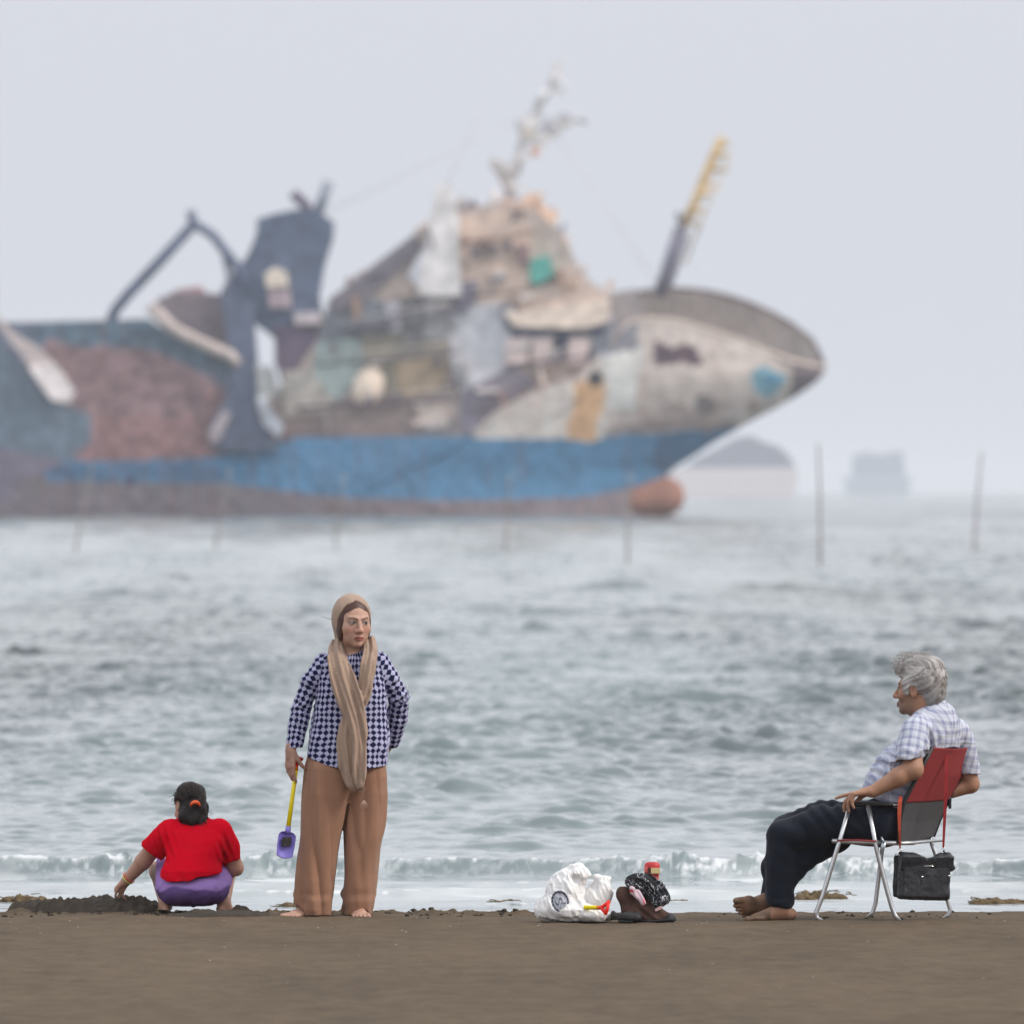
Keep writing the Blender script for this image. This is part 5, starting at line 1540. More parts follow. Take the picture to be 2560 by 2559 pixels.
    nape = sstep(.06, -.06, l[:, 2]) * sstep(.02, -.08, l[:, 1])
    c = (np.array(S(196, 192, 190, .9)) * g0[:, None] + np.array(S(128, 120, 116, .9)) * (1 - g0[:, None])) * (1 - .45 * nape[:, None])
    hm = mat('grey_hair', attr=True, rough=.5, var=.25, scale=140)
    hair = obj('hair', V, Fc, hm, root, cols=c)
    hm2 = mat('grey_locks', S(188, 184, 182, .9), rough=.5, var=.3, scale=60)
    rng = np.random.RandomState(12); mb = MB()
    for k in range(380):
        th = rng.uniform(-1.25, 1.25); y0 = rng.uniform(-.02, .115)
        front = k % 3 == 0
        p = np.array([math.sin(th) * .075, y0 if not front else rng.uniform(.05, .10), .060 + math.cos(th) * .085 + rng.uniform(0, .012)])
        if front: p[2] = rng.uniform(.085, .130)
        d = np.array([rng.normal(0, .15), rng.uniform(.2, 1) if front else -1, rng.normal(.1, .3)]) * .0085
        pts = [p]
        for j in range(6):
            d = d + np.array([rng.normal(0, .0018), rng.normal(0, .001), -.0022 if j > 1 else .001])
            pts.append(pts[-1] + d)
        mb.tube([T(*q) for q in pts], [.0010, .0011, .0011, .0010, .0008, .0006, .0003], 4, cap=False)
    tag(mb.obj('loose_locks', hm2, hair, True), kind='stuff')
    for m_, n_ in ((hm2, 420), (mat('dark_grey_locks', S(140, 134, 131, .85), rough=.5, var=.3, scale=60), 200)):
        mb = MB()
        for k in range(n_):                                  # combed locks lying on the sides and the back
            th, ph = rng.uniform(0, 2 * math.pi), rng.uniform(-.9, 1.35)
            q = np.array([math.cos(th) * math.cos(ph), math.sin(th) * math.cos(ph), math.sin(ph)])
            if q[1] > .45 - .5 * max(q[2], 0) and q[2] < .55: continue
            r_ = np.array([.0885, .1075, .0955]); ce = np.array([0, -.026, .047]); pts = []
            d = np.array([rng.normal(0, .12), -.75, rng.normal(-.25 if q[2] < .5 else .1, .25)])
            for j in range(6):
                pts.append(T(*(ce + q * r_ * (1 + .020 * noise3(q[0] * 3 + k, q[1] * 3, q[2] * 3, 5)))))
                q = q + (d - q * (d @ q)) * .075 + rng.normal(0, .006, 3); q /= np.linalg.norm(q)
                if q[2] < -.75: break
            if len(pts) > 2: mb.tube(pts, np.linspace(.0013, .0005, len(pts)), 4, cap=False)
        tag(mb.obj('combed_locks', m_, hair, True), kind='stuff')
    # ---- shirt
    g = Field(J(880, 1120, -.40), J(1780, 370, .40), H)
    Rt = np.stack([lat, fw, up], 1)
    lean = np.array(Matrix.Rotation(math.radians(-20), 3, Vector(lat)))
    Rl = lean @ Rt
    if (Rl[:, 2] @ np.array([1, 0, 0])) < 0: Rl = np.array(Matrix.Rotation(math.radians(20), 3, Vector(lat))) @ Rt
    g.put(ell(J(1405, 700, .01), (.205, .125, .235), Rl), 0)
    g.put(ell(J(1235, 905, -.01), (.185, .150, .190), Rl), .05)
    g.put(ell(J(1180, 1010, -.01), (.190, .160, .16), Rl), .05)
    g.put(cap(J(1345, 595, -.14), J(1590, 600, .15), .070, .066), .04)
    g.put(cap(J(1410, 480, 0), J(1440, 560, .01), .070, .10), .04)
    g.put(cap(J(1318, 605, -.17), J(1292, 770, -.235), .074, .082), .025)
    g.put(cap(J(1612, 640, .18), J(1672, 900, .245), .070, .064), .025)
    n1, q1 = np.array([.12, 0, -1.0]), J(1290, 784, -.23)
    xs = lambda X: (X - J(0, 0)[0]) / u

    def cutf(X, Y, Z):
        a = n1[0] * (X - q1[0]) + n1[2] * (Z - q1[2])
        b = J(0, 888)[2] - Z - .05 * (X - J(1680, 0)[0])
        arm1 = (Y < MD - .165) & (xs(X) > 1150)
        arm2 = (xs(X) > 1612)
        return np.where(arm1, a, np.where(arm2, b, J(0, 1000)[2] - Z - .45 * np.clip(X - J(960, 0)[0], 0, .25)))
    p0, p1, p2 = J(1424, 706, -.20), J(1682, 699, .20), J(1237, 1068, -.20)
    nb = np.cross(p1 - p0, p2 - p0); nb /= np.linalg.norm(nb); nb = nb if nb[0] > 0 else -nb

    def inchair(X, Y, Z):
        d = nb[0] * (X - p0[0]) + nb[1] * (Y - p0[1]) + nb[2] * (Z - p0[2]) - .004
        sd = np.abs(lat[0] * (X - J(1400, 0)[0]) + lat[1] * (Y - MD))
        d = d - 1.6 * np.maximum(Z - p0[2] + .015, 0)
        return np.where((sd < .34) & (xs(X) < 1608), d, -1)
    g.cut(cutf, .004); g.cut(inchair, .004)

    def folds(X, Y, Z):
        r = .005 * noise3(X * 12, Y * 12, Z * 12, 91) + .0035 * noise3(X * 30 + Z * 18, Y * 30, Z * 26, 92)
        q = J(1400, 690, -.15); e = np.exp(-(((X - q[0]) / .045) ** 2 + ((Z - q[2]) / .09) ** 2 + ((Y - q[1]) / .12) ** 2))
        r = r + .011 * e * np.sin(X * 150 + Z * 30)
        q = J(1120, 860, -.1); e = np.exp(-(((X - q[0]) / .10) ** 2 + ((Z - q[2]) / .10) ** 2))
        r = r + .007 * e * np.sin(Z * 105 + X * 45 + 2 * noise3(X * 14, Y * 14, Z * 14, 93))
        return r - .005 * np.exp(-((Z - J(0, 672)[2] + .03 * (X - J(1500, 0)[0])) / .008) ** 2) * (Y > MD - .15) * 0.5
    g.near(folds, .035)
    g.put(cap(J(1330, 420, -.02), J(1420, 540, 0), .058, .066), .006, 'sub')
    V, Fc = g.mesh()
    d = (V - J(1400, 700, 0)); uvt = np.stack([d @ Rl[:, 0] * 1.0 + 0.55 * np.abs(d @ Rl[:, 1]) * np.sign(d @ Rl[:, 0] + 1e-6), d @ Rl[:, 2]], 1)
    near1 = V[:, 1] < MD - .15
    s_, a_, _ = seg_uv(V, J(1318, 605, -.17), J(1292, 770, -.235)); sl = np.abs(_) < .10
    uvt[near1 & sl] = np.stack([a_ * .078, s_], 1)[near1 & sl]
    shirt = plaid_obj('shirt', V, Fc, uvt, root)
    # collar
    cpts = []
    for t in np.linspace(0, 1, 25):
        a = -2.5 + 5.0 * t
        cpts.append(J(1405, 475, .005) + lat * .076 * math.sin(a) * 1.0 - fw * .082 * math.cos(a) + up * (.020 * math.cos(a) - .034 * (1 - math.cos(a)) * .5))
    mb = MB()
    for ring in range(1):
        v = []; n = len(cpts)
        cen = J(1405, 475, .005)
        prof = [(0.000, .040), (.006, .042), (.018, .016), (.030, -.016), (.024, -.020), (.010, .012), (.004, .020), (-.004, .022)]
        for p in cpts:
            o = p - cen; o[2] = 0; o /= np.linalg.norm(o)
            for a, b in prof: v.append(p + o * a + up * b)
        m_ = len(prof); fcs = []
        for i in range(n - 1):
            for k in range(m_): fcs.append([i * m_ + k, i * m_ + (k + 1) % m_, (i + 1) * m_ + (k + 1) % m_, (i + 1) * m_ + k])
        fcs.append(list(range(m_))); fcs.append([(n - 1) * m_ + k for k in range(m_)][::-1])
        mb.add(v, fcs)
    V2 = np.array(mb.v); dd = V2 - cen
    obj('collar', V2, mb.f, bpy.data.materials['plaid_cotton'], shirt, True, uv={'cloth': np.stack([np.arctan2(dd @ lat, -(dd @ fw)) * .09, V2[:, 2]], 1)})
    # ---- trousers
    g = Field(J(270, 1800, -.36), J(1420, 950, .36), H)
    g.put(ell(J(1120, 1200, .0), (.155, .185, .125)), 0)
    g.put(cap(J(1085, 1205, -.10), J(700, 1215, -.10), .108, .092), .03); g.put(cap(J(700, 1215, -.10), J(455, 1290, -.07), .092, .082), .03)
    g.put(cap(J(1085, 1190, .12), J(720, 1190, .12), .108, .096), .03); g.put(cap(J(720, 1190, .12), J(480, 1260, .11), .096, .086), .03)
    g.put(cap(J(452, 1300, -.07), J(428, 1480, -.06), .087, .080), .03); g.put(cap(J(428, 1480, -.06), J(420, 1720, -.06), .080, .070), .025)
    g.put(cap(J(500, 1280, .10), J(420, 1500, .09), .085, .084), .03); g.put(cap(J(420, 1500, .09), J(374, 1715, .06), .082, .064), .025)
    g.put(cap(J(640, 1330, -.02), J(480, 1560, -.02), .080, .060), .05); g.put(cap(J(800, 1300, 0), J(620, 1400, 0), .075, .07), .04)
    n3, q3 = np.array([-.10, 0, -1.0]), J(420, 1762, 0)
    g.cut(lambda X, Y, Z: n3[0] * (X - q3[0]) + n3[2] * (Z - q3[2]) + 0 * Y, .004)

    def folds(X, Y, Z):
        r = .0045 * (.6 - 1.8 * np.abs(noise3(X * 7, Y * 7, Z * 7, 94))) + .005 * noise3(X * 12, Y * 12, Z * 12, 95) + .0028 * noise3(X * 26, Y * 26, Z * 26, 96)
        k = J(520, 1330, 0); e = np.exp(-(((X - k[0]) / .13) ** 2 + ((Z - k[2]) / .13) ** 2))
        r = r + .007 * e * np.sin(np.arctan2(Z - J(0, 1600)[2], X - J(900, 0)[0]) * 22 + 2 * noise3(X * 9, Y * 9, Z * 9, 97))
        k = J(800, 1130, 0); e = np.exp(-(((X - k[0]) / .16) ** 2 + ((Z - k[2]) / .09) ** 2))
        r = r + .007 * e * np.sin(X * 90 + Z * 70)
        return r + .006 * sstep(J(0, 1600)[2], J(0, 1760)[2], Z) * noise3(X * 22, Y * 22, Z * 34, 98)
    g.near(folds, .04)
    V, Fc = g.mesh()
    obj('trousers', V, Fc, mat('charcoal_trousers', S(42, 47, 60, .60), spec=.1, rough=.95, var=.12, scale=18, bump=.001, bscale=320, sheen=.1), root)
    chair_build(); handbag_build()


def plaid_obj(name, V, Fc, uv, root):
    m = bpy.data.materials.new('plaid_cotton'); m.use_nodes = True
    nt = m.node_tree; b = nt.nodes['Principled BSDF']; L = nt.links.new
    at = node(nt, 'ShaderNodeAttribute', attribute_name='cloth'); sp = node(nt, 'ShaderNodeSeparateXYZ'); L(at.outputs['Vector'], sp.inputs[0])
    out = []
    for ax in ('X', 'Y'):
        mu = node(nt, 'ShaderNodeMath', operation='MULTIPLY'); mu.inputs[1].default_value = 1 / .044; L(sp.outputs[ax], mu.inputs[0])
        fr = node(nt, 'ShaderNodeMath', operation='FRACT'); L(mu.outputs[0], fr.inputs[0])
        rp = node(nt, 'ShaderNodeValToRGB'); L(fr.outputs[0], rp.inputs[0])
        e = rp.color_ramp.elements
        e[0].position = 0; e[0].color = (0, 0, 0, 1); e[1].position = 1; e[1].color = (0, 0, 0, 1)
        for pos, v in ((.10, 0), (.14, .35), (.20, .35), (.24, .05), (.34, .05), (.40, 1), (.74, 1), (.80, .0)):
            q = e.new(pos); q.color = (v, v, v, 1)
        out.append(rp)
    ad = node(nt, 'ShaderNodeMath', operation='ADD'); L(out[0].outputs[0], ad.inputs[0]); L(out[1].outputs[0], ad.inputs[1])
    hf = node(nt, 'ShaderNodeMath', operation='MULTIPLY'); hf.inputs[1].default_value = .5; L(ad.outputs[0], hf.inputs[0])
    cr = node(nt, 'ShaderNodeValToRGB'); L(hf.outputs[0], cr.inputs[0])
    cr.color_ramp.elements[0].color = (*S(222, 225, 238, CLOTH), 1); cr.color_ramp.elements[1].color = (*S(158, 164, 192, CLOTH), 1)
    tc = node(nt, 'ShaderNodeTexCoord'); nz = node(nt, 'ShaderNodeTexNoise', Scale=260, Detail=4); L(tc.outputs['Object'], nz.inputs['Vector'])
    mr = node(nt, 'ShaderNodeMapRange'); mr.inputs['To Min'].default_value = .72; mr.inputs['To Max'].default_value = 1.25; L(nz.outputs['Fac'], mr.inputs['Value'])
    vm = node(nt, 'ShaderNodeVectorMath', operation='SCALE'); L(cr.outputs['Color'], vm.inputs[0]); L(mr.outputs[0], vm.inputs['Scale']); L(vm.outputs[0], b.inputs['Base Color'])
    b.inputs['Roughness'].default_value = .85; b.inputs['Specular IOR Level'].default_value = .1
    return obj(name, V, Fc, m, root, uv={'cloth': uv})


def chair_build():
    J = M5
    NE, FA = -.20, .20
    root = empty('folding_chair', (J(1150, 0)[0], MD, 0), 'folding beach chair with silver tube frame and red and grey fabric back', 'chair')
    al = mat('silver_tube', (.62, .63, .65), rough=.32, metal=.85, var=.12, scale=25)
    bk = mat('black_plastic', (.025, .026, .030), rough=.45)
    red = mat('red_fabric', S(150, 52, 54, .85), rough=.85, var=.08, scale=40, bump=.0008, bscale=500)
    gry = mat('grey_fabric', S(84, 84, 86, .7), rough=.85, var=.08, scale=40, bump=.0008, bscale=500)
    r = .0118
    fx, fy = 330, -15                                           # how far the other side shows over
    o = lambda pts, dy, ox=0, oy=0: [J(a + ox, b + oy, dy) for a, b in pts]
    front = [(876, 1128), (800, 1380), (705, 1690), (664, 1795), (665, 1830), (697, 1856)]
    rear = [(1006, 1092), (1062, 1380), (1128, 1640), (1163, 1765), (1185, 1820), (1214, 1857)]
    ffar = [(1192, 1128), (1104, 1330), (1054, 1740), (1034, 1800), (1006, 1838)]
    rfar = [(1332, 1080), (1448, 1400), (1524, 1690), (1548, 1775), (1545, 1812), (1506, 1841)]
    for pts, dy in ((front, NE), (rear, NE), (ffar, FA), (rfar, FA)):
        mb = MB(); mb.tube(o(pts, dy), r, 14); mb.obj('leg', al, root, True)
    mb = MB(); mb.tube([J(1120, 1338, NE), J(1225, 1340, NE + .02)], r, 12)
    mb.tube([J(1200, 1341, NE + .01), J(1300, 1338, -.08), J(1330, 1333, -.04), J(1500, 1318, FA)], [r, r * 1.25, r, r], 12, flat=.8); mb.obj('rear_bar', al, root, True)
    mb = MB(); mb.tube([J(768, 1325, NE), J(1130, 1338, NE)], r, 12); mb.obj('seat_rail', al, root, True)
    mb = MB(); mb.tube([J(768 + fx, 1325 + fy, FA), J(1440, 1322, FA)], r, 12); mb.obj('seat_rail', al, root, True)
    mb = MB(); mb.tube([J(775, 1326, NE), J(768 + fx, 1325 + fy, FA)], r, 12); mb.obj('front_bar', al, root, True)
    # hinge plate with two rivets
    hp = mat('hinge_plate', (.52, .58, .64), rough=.4, metal=.5)
    mb = MB(); a, b, c = J(1092, 1300, NE - .016), J(1112, 1335, NE - .018), J(1097, 1392, NE - .016)
    mb.tube([a, b], .0105, 10, flat=.5); mb.tube([b, c], .0115, 10, flat=.5); h = mb.obj('hinge', hp, root, True)
    for p in (J(1092, 1306, NE - .024), J(1110, 1338, NE - .026)):
        mb = MB(); mb.tube([p, p - [0, .004, 0]], .0035, 8); mb.obj('rivet', bk, h)
    # armrests
    for pts, dy in (([(850, 1096), (900, 1084), (1010, 1078), (1110, 1082), (1200, 1086)], NE), ([(1180, 1076), (1300, 1068), (1440, 1056), (1556, 1044)], FA)):
        mb = MB(); P_ = o(pts, dy)
        for i in range(len(P_) - 1):
            pass
        mb.tube(P_, [.018, .024, .024, .023, .020][:len(P_)], 14, flat=.55); mb.obj('armrest', bk, root, True)
    mb = MB(); mb.box(J(1546, 1080, FA), .016, .03, .050, bev=.004); mb.obj('armrest_bracket', bk, root)
    mb = MB(); mb.tube([J(1172, 1088, NE - .02), J(1202, 1086, NE - .02)], .005, 8); mb.obj('pivot_pin', al, root, True)
    mb = MB(); mb.tube([J(993, 1088, NE - .012), J(1010, 1085, NE - .012)], .008, 10); mb.obj('pivot_pin', al, root, True)
    # backrest fabric
    ne = [(1424, 706), (1335, 880), (1237, 1068), (1208, 1200), (1203, 1338)]; fa = [(1682, 699), (1624, 900), (1546, 1046), (1482, 1190), (1442, 1296)]
    tt = [0, .28, .55, .76, 1]

    def edge(pts, t, dy): return J(np.interp(t, tt, [p[0] for p in pts]), np.interp(t, tt, [p[1] for p in pts]), dy)
    lat = np.array([.53, .85, 0]); back = np.array([.85, -.53, 0])

    def cloth(name, t0, t1, m, off=0):
        n, k = 34, 26; V = []
        for lay in (0, 1):
            for i in range(n):
                t = t0 + (t1 - t0) * i / (n - 1)
                a, b = edge(ne, t, NE), edge(fa, t, FA)
                for j in range(k):
                    s = j / (k - 1); sag = math.sin(math.pi * s)
                    p = a + (b - a) * s + back * (.030 * sag * (1 - .3 * t) + .003 * math.sin(9 * s + 7 * t) * sag - (.003 if lay else 0) + off)
                    p[2] += -.010 * sag * (1 - min(t / .08, 1)) * 1 if t0 == 0 else 0
                    V.append(p)
        N = n * k; fc = []
        for i in range(n - 1):
            for j in range(k - 1):
                q = [i * k + j, i * k + j + 1, (i + 1) * k + j + 1, (i + 1) * k + j]; fc += [q, [x + N for x in q[::-1]]]
        rim = list(range(k)) + [i * k + k - 1 for i in range(1, n)] + [N - 1 - j for j in range(1, k)] + [(n - 1 - i) * k for i in range(1, n - 1)]
        for a, b in zip(rim, rim[1:] + rim[:1]): fc.append([b, a, a + N, b + N])
        return obj(name, V, fc, m, root)
    cloth('back_panel', 0, .56, red, .003); cloth('lower_back_panel', .545, 1.0, gry)
    for pts, dy in ((ne, NE), (fa, FA)):
        mb = MB(); mb.tube([J(a + (6 if dy < 0 else -6), b, dy + .006) for a, b in pts], .0105, 12); mb.obj('back_post', bk, root, True)
    # seat fabric sagging between the rails
    n, k = 24, 20; V = []
    for lay in (0, 1):
        for i in range(n):
            t = i / (n - 1)
            a, b = J(780 + (1205 - 780) * t, 1328 + 12 * t, NE), J(780 + fx + (1440 - 780 - fx) * t, 1328 + fy + 8 * t, FA)
            for j in range(k):
                s = j / (k - 1); p = a + (b - a) * s; p[2] -= .026 * math.sin(math.pi * s) * math.sin(math.pi * min(t * 1.1 + .15, 1)) + (.004 if lay else 0); V.append(p)
    N = n * k; fc = []
    for i in range(n - 1):
        for j in range(k - 1):
            q = [i * k + j, i * k + j + 1, (i + 1) * k + j + 1, (i + 1) * k + j]; fc += [q, [x + N for x in q[::-1]]]
    rim = list(range(k)) + [i * k + k - 1 for i in range(1, n)] + [N - 1 - j for j in range(1, k)] + [(n - 1 - i) * k for i in range(1, n - 1)]
    for a, b in zip(rim, rim[1:] + rim[:1]): fc.append([b, a, a + N, b + N])
    seat = obj('seat', V, fc, gry, root)
    mb = MB(); mb.tube([J(800, 1322, NE - .012), J(930, 1320, NE - .013), J(1060, 1327, NE - .012)], .008, 8, flat=.6); mb.obj('red_edging', red, seat, True)


def handbag_build():
    J = M5; u = MD / F / 2.645
    c = J(1372, 1560, -.13)
    root = empty('handbag', c, 'black leather handbag with red strap hanging from the back of the folding chair', 'handbag')
    lea = mat('black_leather', (.022, .024, .030), rough=.42, var=.25, scale=40, bump=.0012, bscale=220, spec=.5)
    th = math.radians(14); R = np.stack([[math.cos(th), math.sin(th), 0], [math.sin(th), -math.cos(th), 0], [0, 0, 1.0]], 1)   # along, out to us, up
    rs = np.array(Matrix.Rotation(math.radians(2), 3, 'Y')); R = rs @ R
    T = lambda a, b, z: c + R @ np.array([a, b, z])
    f = Field(c - .19, c + .19, .0022)
    f.put(rbox(T(0, .0, -.004), (.134, .040, .114), R, .020), 0)
    f.put(rbox(T(.004, .040, -.022), (.122, .012, .086), R, .012), .006)                  # front pocket
    f.put(rbox(T(-.012, -.036, -.004), (.134, .016, .106), R, .014), .006)
    f.put(ell(T(.012, 0, .126), (.070, .09, .042), R), .03, 'sub')
    f.near(lambda X, Y, Z: .003 * noise3(X * 22, Y * 22, Z * 22, 5) + .0012 * noise3(X * 60, Y * 60, Z * 60, 6), .02)
    V, Fc = f.mesh(); obj('bag_body', V, Fc, lea, root)
    g = Field(c - .20, c + .20, .0022)
    g.put(rbox(T(.004, .022, .075), (.136, .036, .040), R @ np.array(Matrix.Rotation(math.radians(-14), 3, 'X')), .009), 0)
    g.put(cap(T(-.112, .0, .098), T(-.03, .0, .088), .016, .014), .02); g.put(cap(T(.115, .0, .104), T(.04, .0, .088), .016, .014), .02)
    g.put(cap(T(.11, .03, .06), T(.146, .035, .050), .014, .010), .02)
    g.put(ell(T(.012, .0, .128), (.050, .10, .034), R), .02, 'sub')
    g.near(lambda X, Y, Z: .003 * noise3(X * 26, Y * 26, Z * 26, 7) + .0012 * noise3(X * 70, Y * 70, Z * 70, 8), .02)
    V, Fc = g.mesh(); flap = obj('flap', V, Fc, lea, root)
    st = mat('polished_metal', (.85, .84, .82), rough=.15, metal=1.0)
    bar = J(1387, 1482, 0); bar[1] = c[1] - .075
    mb = MB(); mb.tube([bar - [.030, -.008, 0], bar + [.030, .008 * -1, 0]], .0024, 8, flat=.8); mb.obj('metal_bar', st, flap, True)
    for cx, cy in ((1293, 1553), (1483, 1548)):
        p = J(cx, cy, 0); l = R.T @ (p - c); p = T(l[0], .0535, l[2])
        mb = MB(); mb.tube([p - R[:, 1] * .004, p + R[:, 1] * .005], [.0065, .0045], 12); mb.obj('stud', st, root, True)
        mb = MB(); mb.box(p + [0, .001, -.022], .013, .006, .020, bev=.002); mb.obj('clasp', lea, root)
    rd = mat('red_strap', S(150, 26, 30, .9), rough=.6, var=.1, scale=60)
    lo = mat('orange_strap', S(196, 84, 58, .9), rough=.6, var=.1, scale=60)

    def band(name, pts, wid, m):
        mb = MB(); v = []; fc = []
        for i, p in enumerate(pts):
            w = wid[i]; v += [p + [-w, -.0015, 0], p + [w, -.0015, 0], p + [w, .0015, 0], p + [-w, .0015, 0]]
        for i in range(len(pts) - 1):
            for k in range(4): fc.append([i * 4 + k, i * 4 + (k + 1) % 4, i * 4 + 4 + (k + 1) % 4, i * 4 + 4 + k])
        fc += [[3, 2, 1, 0], [len(pts) * 4 - 4 + k for k in range(4)]]
        mb.add(v, fc); return mb.obj(name, m, root)
    band('strap', [J(1540, 694, .10), J(1528, 698, .02), J(1526, 720, -.055), J(1524, 860, -.10), J(1520, 1000, -.12), J(1511, 1190, -.13), J(1503, 1372, -.13)], [.007, .0085, .0088, .0088, .0085, .0075, .0050], rd)
    band('strap', [J(1222, 1030, -.20), J(1216, 1068, -.235), J(1212, 1150, -.235), J(1214, 1260, -.225), J(1217, 1376, -.19)], [.008, .0105, .0095, .0065, .0042], lo)
    for p in (J(1503, 1380, -.13), J(1217, 1384, -.185)):
        mb = MB(); mb.tube([p + .0065 * np.array([math.cos(a), 0, math.sin(a) * 1.4]) for a in np.linspace(0, 2 * math.pi, 15)], .0018, 6, cap=False); mb.obj('ring', st, root, True)
    for a_, b_ in ((J(1222, 1392, -.17), T(-.116, 0, .10)), (J(1504, 1388, -.13), T(.112, 0, .108))):
        mb = MB(); mb.tube([a_, b_], .0045, 8); mb.obj('strap_tab', lea, root, True)
    mb = MB(); mb.tube([T(-.122, .02, .100), J(1188, 1408, -.17), J(1176, 1440, -.17)], .0024, 6); mb.obj('zip_pull', st, root, True)
# ================================================================== things lying on the sand between the woman and the man
def P4(cx, cy, dy=0.0): return P(1300 + cx / 4.6, 2100 + cy / 4.6, 59.30 + dy)


def props_build():
    J = P4; u = 59.3 / F / 4.6
    # ---------------- white plastic carrier bag
    c = J(600, 920, 0)
    g = Field(J(150, 960, -.22), J(1110, 230, .22), .0024)
    g.put(ell(J(540, 800, 0), (345 * u, .13, 150 * u)), 0); g.put(ell(J(520, 610, .0), (215 * u, .105, 260 * u)), .05)
    g.put(ell(J(650, 400, -.01), (150 * u, .075, 130 * u)), .03); g.put(cap(J(680, 320, -.02), J(800, 395, -.03), .024, .010), .02)
    g.put(ell(J(945, 600, .01), (118 * u, .062, 190 * u)), .03); g.put(ell(J(860, 660, .01), (110 * u, .065, 130 * u)), .03); g.put(cap(J(900, 440, .0), J(1025, 440, .0), .014, .012), .03)
    g.put(ell(J(830, 860, -.02), (240 * u, .11, 80 * u)), .03); g.put(ell(J(300, 800, 0), (115 * u, .09, 110 * u)), .04)
    g.put(ell(J(790, 640, -.13), (22 * u, .05, 80 * u)), .012, 'sub'); g.put(ell(J(655, 450, -.11), (38 * u, .05, 60 * u)), .01, 'sub')
    g.put(ell(J(800, 470, .0), (44 * u, .2, 40 * u)), .015, 'sub')

    def crumple(X, Y, Z):
        p = [(.010, 11, 1), (.0085, 26, 2), (.0060, 55, 3)]
        r = 0
        for a, s, sd in p: r = r + a * (1 - 2.2 * np.abs(noise3(X * s + sd + Z * s * .25, Y * s, Z * s * .42, sd)))
        return -.75 * (r - .006)
    g.near(crumple, .045)
    g.cut(lambda X, Y, Z: .002 - Z + 0 * X * Y, .004)
    V, Fc = g.mesh()
    cx, cy = (V[:, 0] - J(0, 0)[0]) / u, (J(0, 0)[2] - V[:, 2]) / u
    col = np.tile(np.array((.80, .79, .79)), (len(V), 1))
    # printed round badge with a wreath and a scribble of lettering
    fr = V[:, 1] < c[1] - .03
    ang = math.radians(-12); bx, by = cx - 460, cy - 690
    ex = (bx * math.cos(ang) + by * math.sin(ang)) / 96; ey = (-bx * math.sin(ang) + by * math.cos(ang)) / 118
    rr = np.sqrt(ex ** 2 + ey ** 2); aa = np.arctan2(ey, ex)
    ring = (rr > .80) & (rr < 1.05) & fr & ~((aa > .5) & (aa < 1.9))
    leaf = np.sin(aa * 17 + rr * 9) > -.55
    col[ring & leaf] = S(38, 38, 58); col[ring & ~leaf] = S(120, 120, 140)
    inn = (rr < .78) & fr; col[inn] = S(176, 178, 188, .85)
    wr = inn & (np.abs(ey + .45 * np.sin(ex * 7.5 + 1) * .6 - .02) < .10) & (np.abs(ex) < .62); col[wr] = S(58, 60, 78)
    wr = inn & (np.abs(ey - .42 + .25 * np.sin(ex * 10)) < .07) & (np.abs(ex) < .45); col[wr] = S(70, 72, 90)
    bag = mat('thin_white_plastic', attr=True, rough=.35, var=.03, scale=10, trans=0.0, spec=.5)
    b = bag.node_tree.nodes['Principled BSDF']; b.inputs['Subsurface Weight'].default_value = .25; b.inputs['Subsurface Radius'].default_value = (.03, .03, .03)
    root = obj('carrier_bag', V, Fc, bag, loc=(c[0], c[1], 0), cols=col)
    tag(root, 'crumpled white plastic carrier bag with a round dark badge, standing on the sand', 'plastic bag')
    # ---------------- second toy spade, its red grip sticking out of the bag
    r2, t, s, n = spade('toy_spade', 'toy spade with red grip and yellow shaft sticking out of the white plastic bag', J(915, 772, -.165), J(640, 768, -.06), None, (.15, -1, .25))
    # ---------------- brown ankle boot
    bm = mat('brown_leather', S(92, 68, 60, .8), spec=.2, rough=.75, var=.35, scale=30, bump=.002, bscale=120)
    blk = mat('black_rubber', (.022, .021, .023), rough=.6, var=.2)
    q = J(1500, 930, -.03)
    boot = empty('ankle_boot', (q[0], q[1], 0), 'brown leather ankle boot with black sole lying beside the white plastic bag', 'boot')
    g = Field(J(1080, 960, -.12), J(1830, 520, .12), .0025)
    g.put(cap(J(1215, 640, .0), J(1290, 840, .0), .044, .048), .02); g.put(cap(J(1200, 600, 0), J(1440, 740, 0), .036, .040), .03)
    g.put(cap(J(1290, 840, 0), J(1500, 860, -.01), .048, .044), .03); g.put(cap(J(1420, 760, 0), J(1560, 850, -.01), .044, .040), .03)
    g.put(cap(J(1520, 868, -.01), J(1690, 890, -.02), .042, .028, (1, 1.1, 1)), .03)
    g.put(cap(J(1300, 560, 0), J(1330, 640, 0), .026, .028), .02, 'sub')

    def cr(X, Y, Z):
        return .004 * noise3(X * 24, Y * 24, Z * 24, 3) + .003 * np.sin((X - q[0]) * 130 + Z * 120 + 3 * noise3(X * 20, Y * 20, Z * 20, 4)) * np.exp(-((X - J(1480, 0)[0]) / .07) ** 2)
    g.near(cr, .03); g.cut(lambda X, Y, Z: .010 - Z + 0 * X * Y, .004)
    V, Fc = g.mesh(); obj('boot_upper', V, Fc, bm, boot)
    g = Field(J(1080, 962, -.13), J(1840, 800, .12), .0025)
    g.put(cap(J(1290, 915, .0), J(1480, 922, -.01), .050, .046, (1, 1, .30)), .01); g.put(cap(J(1480, 922, -.01), J(1700, 912, -.02), .046, .040, (1, 1.1, .34)), .01)
    g.put(ell(J(1720, 885, -.02), (.030, .042, .022)), .012)
    V, Fc = g.mesh(); obj('boot_sole', V, Fc, blk, boot)
    mb = MB()
    for k in range(5):
        a = J(1440 + 34 * k, 752 + 22 * k, -.045); mb.tube([a, a + [.012, -.004, .010], a + [.022, .012, .012]], .0022, 6)
    mb.obj('lace', blk, boot, True)
